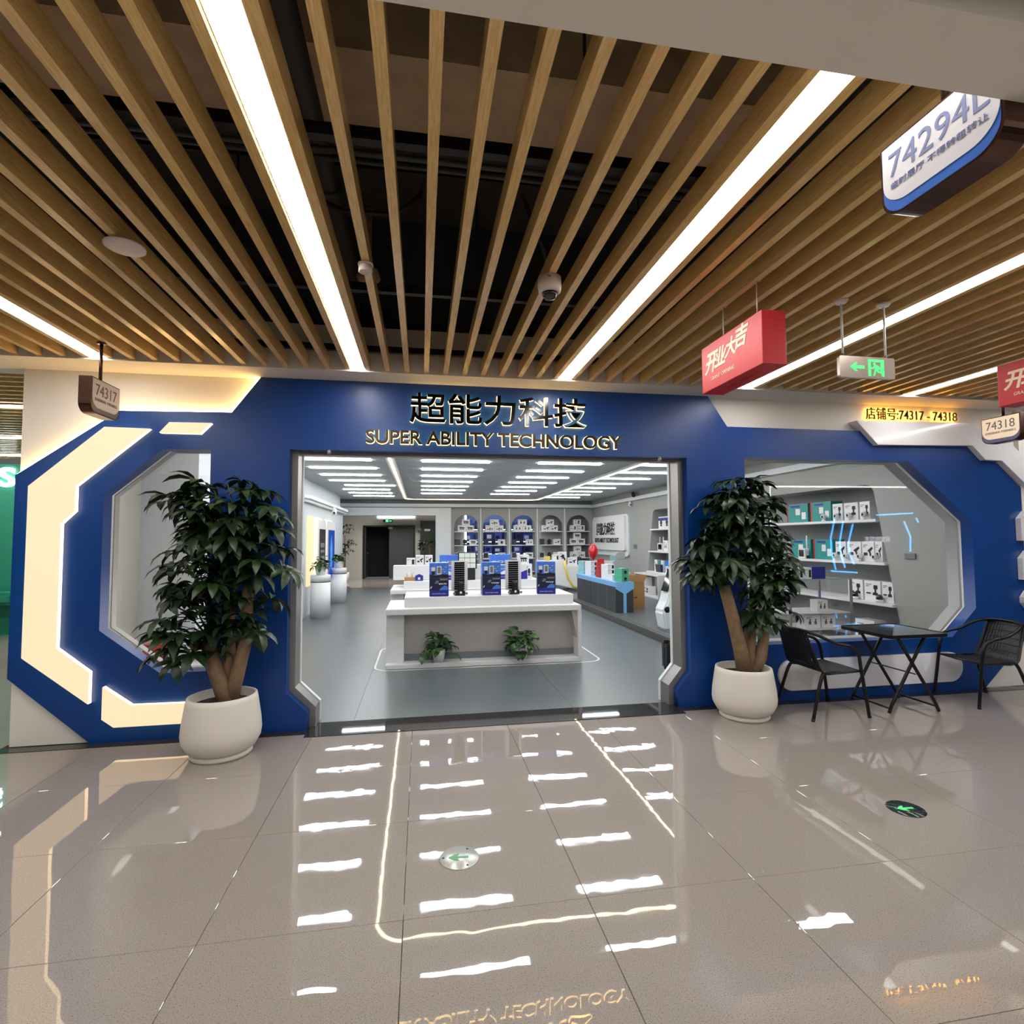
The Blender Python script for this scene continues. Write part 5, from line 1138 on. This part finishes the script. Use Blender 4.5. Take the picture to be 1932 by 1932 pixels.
# exit sign
t = thing('exit_sign', 'silver exit sign with green arrow and running man hung on two white rods', 'sign', (2.605, 2.74, 2.54))
obj('plate', G(rounded(-.187, .187, 0, .127, .012), 'xz', -.01, .01), mat('brushed_plate', (196, 182, 174), .25, .6, var=.12, scale=3), t)
M_EXG = emat('exit_glow', (60, 225, 110), 1.1)
obj('arrow', G([(-.118, .064), (-.085, .09), (-.07, .09), (-.083, .072), (-.022, .072), (-.022, .055), (-.083, .055), (-.07, .038), (-.085, .038)], 'xz', -.0125, -.0103), M_EXG, t)
obj('door_pictogram', G([(.004, .012), (.02, .012), (.02, .098), (.088, .098), (.088, .03), (.1, .012), (.11, .012), (.11, .112), (.004, .112)], 'xz', -.0125, -.0103), M_EXG, t)
mn = obj('running_man', G([(.036, .016), (.045, .014), (.055, .04), (.062, .045), (.068, .034), (.09, .034), (.09, .042), (.074, .042), (.07, .06), (.076, .058), (.084, .05), (.088, .055), (.078, .07), (.062, .08), (.044, .076), (.034, .064), (.022, .064), (.022, .056), (.036, .056), (.046, .066), (.048, .05)], 'xz', -.0125, -.0103), M_EXG, t)
obj('head', G(circle(.046, .086, .008, 12), 'xz', -.0125, -.0103), M_EXG, mn)
for x in (-.155, .135):
    obj('rod', MB().tube([(x, 0, .145), (x, 0, .46)], .0065, 8), M_SHELF, t); obj('ceiling_cap', MB().lathe([(0, .4595), (.042, .46), (.03, .445), (0, .44)], (x, 0, 0), 16), M_SHELF, t); obj('link', MB().tube([(x, 0, .127), (x+.006, 0, .136), (x, 0, .146)], .003, 6), M_METAL, t)
# dome camera, smoke detector, access point
M_WPL = mat('white_plastic', (226, 214, 206), .35, var=.02)
t = thing('ceiling_camera', 'white dome security camera on the oak slats', 'camera', (.675, 2.74, 3.0))
obj('body', MB().lathe([(0, -.001), (.062, -.001), (.064, -.045), (.06, -.075), (.045, -.085), (.042, -.08), (0, -.08)], n=28), M_WPL, t); obj('dome', MB().lathe([(.042, -.0805), (.039, -.098), (.026, -.115), (0, -.122)], n=22), M_BLACKG, t); obj('logo', B(-.026, -.008, -.0655, -.063, -.024, -.018), M_PRGREY, t)
t = thing('smoke_detector', 'small white cylinder smoke detector on an oak slat', 'detector', (-.285, 2.74, 3.0))
obj('base', MB().lathe([(0, -.001), (.038, -.001), (.038, -.01), (0, -.01)], n=24), M_WPL, t); obj('body', MB().lathe([(.034, -.0105), (.034, -.042), (.030, -.046), (.028, -.042), (0, -.042)], n=24), M_WPL, t)
t = thing('access_point', 'round white access point disc under the slats on the left', 'device', (-1.385, 2.73, 3.0))
obj('disc', MB().lathe([(0, -.001), (.055, -.001), (.086, -.012), (.085, -.02), (.05, -.034), (0, -.037)], n=32), M_WPL, t); obj('tab', B(-.008, .008, .08, .1, -.018, -.012), M_WPL, t)
# ================================================================== floor markers
M_STEEL = mat('brushed_steel', (196, 200, 194), .3, .5, var=.08, scale=20); M_GRN = mat('marker_green', (74, 150, 98), .4, var=.05)
def floor_marker(label, x, y, m, ma, rz):
    t = thing('floor_marker', label, 'marker', (x, y, 0), 'round exit markers on the floor', rz)
    obj('disc', MB().lathe([(0, .0005), (.1, .0005), (.098, .004), (0, .0045)], n=36), m, t)
    obj('arrow', G([(-.055, 0), (-.025, .024), (.0, .03), (-.01, .008), (.045, .008), (.045, -.008), (-.01, -.008), (.0, -.03), (-.025, -.024)], 'xy', .0047, .0056), ma, t)
    for a in (60, 180, 300): obj('screw', MB().lathe([(0, .006), (.006, .006), (.006, .0046)], (.08*math.cos(R(a)), .08*math.sin(R(a)), 0), 8), M_CHAR, t)
floor_marker('steel floor disc with green arrow in front of the entrance', .193, 2.775, M_STEEL, M_GRN, R(-4))
floor_marker('dark floor disc with bright green arrow on the right of the floor', 2.815, 2.80, mat('marker_dark', (40, 56, 48), .12, var=.2, scale=30), emat('marker_arrow', (80, 200, 120), .5), R(-4))
# ================================================================== side passage at the far left
M_GREEN = mat('green_shop', (30, 132, 104), .5, var=.05)
struct('wall_green', B(-14, -5.5, 10.5, 10.7, 0, 2.93), M_GREEN, 'green shop front down the left side passage')
mb = MB(); put_text(mb, 'S', (-7.16, 10.49, 2.53), (1, 0, 0), (0, 0, 1), h=.34, w=.26, depth=.03, offset=.03)
solo('neon_letter', mb, emat('neon_white', (230, 255, 248), 5), 'white neon letter S on the green shop front', 'sign')
pc = struct('ceiling', B(-14, -3.2, 5.0, 10.5, 3.3, 3.4), M_VOID, 'slatted ceiling of the side passage')
sl = B(-14, -3.25, -.02, .02, 0, .1).mesh('slat'); sl.materials.append(M_WOOD)
for k in range(33): o = bpy.data.objects.new('slat', sl); col.objects.link(o); o.parent = pc; o.location = (0, 5.15+.16*k, 3.0)
for k, py in enumerate((765, 824, 858)):
    y = atZ(15, py, 3.0).y
    t = thing('ceiling_light', '%s white strip light across the left side passage' % ('nearest', 'middle', 'farthest')[k], 'light', (-7, y, 2.985), 'strip lights of the side passage'); obj('diffuser', B(-4, 3.5, -.05, .05, 0, .008), M_STRIP, t); obj('housing', B(-4, 3.5, -.05, .05, .0085, .014), M_METAL, t)
mb = MB().tube([(-7.9, 10.45, 2.2), (-7.5, 10.45, 1.4), (-7.3, 10.45, .9)], .012, 6); solo('cable', mb, M_SHELF, 'pale cord hanging on the green shop front', 'cord')
solo('planter_shelf', MB().box(-9.5, -6.6, 10.05, 10.49, .55, .75), M_GREEN, 'green ledge below the green shop front', 'ledge', bevel=.05)
struct('wall_left', B(-3.16, -3.121, 4.96, 11, 0, 2.985), M_WALLG, 'outer side of the shop along the passage')
# ================================================================== shop opposite, seen only as reflection in the right window
OY = -2.6; VY = 2*(FY+.154)-OY
struct('wall_opposite', B(-14, 14, OY-.2, OY, 0, 3.05), mat('opposite_wall', (66, 66, 70), .7, var=.1), 'dark shop front across the corridor')
M_NB2 = emat('neon_blue', (70, 170, 255), 14); M_NW = emat('neon_line_white', (255, 252, 245), 9)
def vp(x, y): p = atY(*ze(x, y), VY); return (p.x, OY+.035, p.z)
neon = {'left outer neon arc': [(725, 505), (695, 650), (700, 760), (735, 900)], 'left middle neon arc': [(793, 520), (765, 690), (778, 790), (808, 885)], 'left inner neon arc': [(870, 540), (835, 690), (850, 790), (880, 860)],
        'right neon arc': [(1275, 520), (1325, 640), (1325, 760)], 'upper neon bar': [(1060, 470), (1345, 455)], 'lower neon bar': [(700, 912), (905, 925)], 'tiny neon dash': [(1370, 492), (1388, 528)]}
for lab, pp in neon.items(): solo('neon_tube', MB().tube([vp(*q) for q in pp], .018, 8), M_NB2, 'blue %s across the corridor, reflected in the right window' % lab, 'neon', 'blue neon across the corridor')
solo('light_line', MB().tube([vp(215, 700), vp(215, 244), vp(1425, 250)], .02, 8), M_NW, 'white light line framing the shop across the corridor', 'light')
a, b_ = vp(400, 198), vp(265, 160)
mb = MB(); put_text(mb, '74296', (a[0], OY+.005, a[2]), (-1, 0, 0), (0, 0, 1), w=abs(a[0]-b_[0]), h=b_[2]-a[2], depth=.02); wsg = solo('opposite_number', mb, M_NW, 'white number 74296 of the shop across the corridor', 'sign')
a, b_ = vp(1168, 683), vp(968, 640)
mb = MB(); put_text(mb, '宾果智慧光', (a[0], OY+.005, a[2]), (-1, 0, 0), (0, 0, 1), w=abs(a[0]-b_[0]), h=b_[2]-a[2], depth=.02); solo('opposite_sign', mb, emat('opp_text', (240, 240, 255), 3.5), 'white sign 宾果智慧光 of the shop across the corridor', 'sign')
bpy.context.view_layer.update()
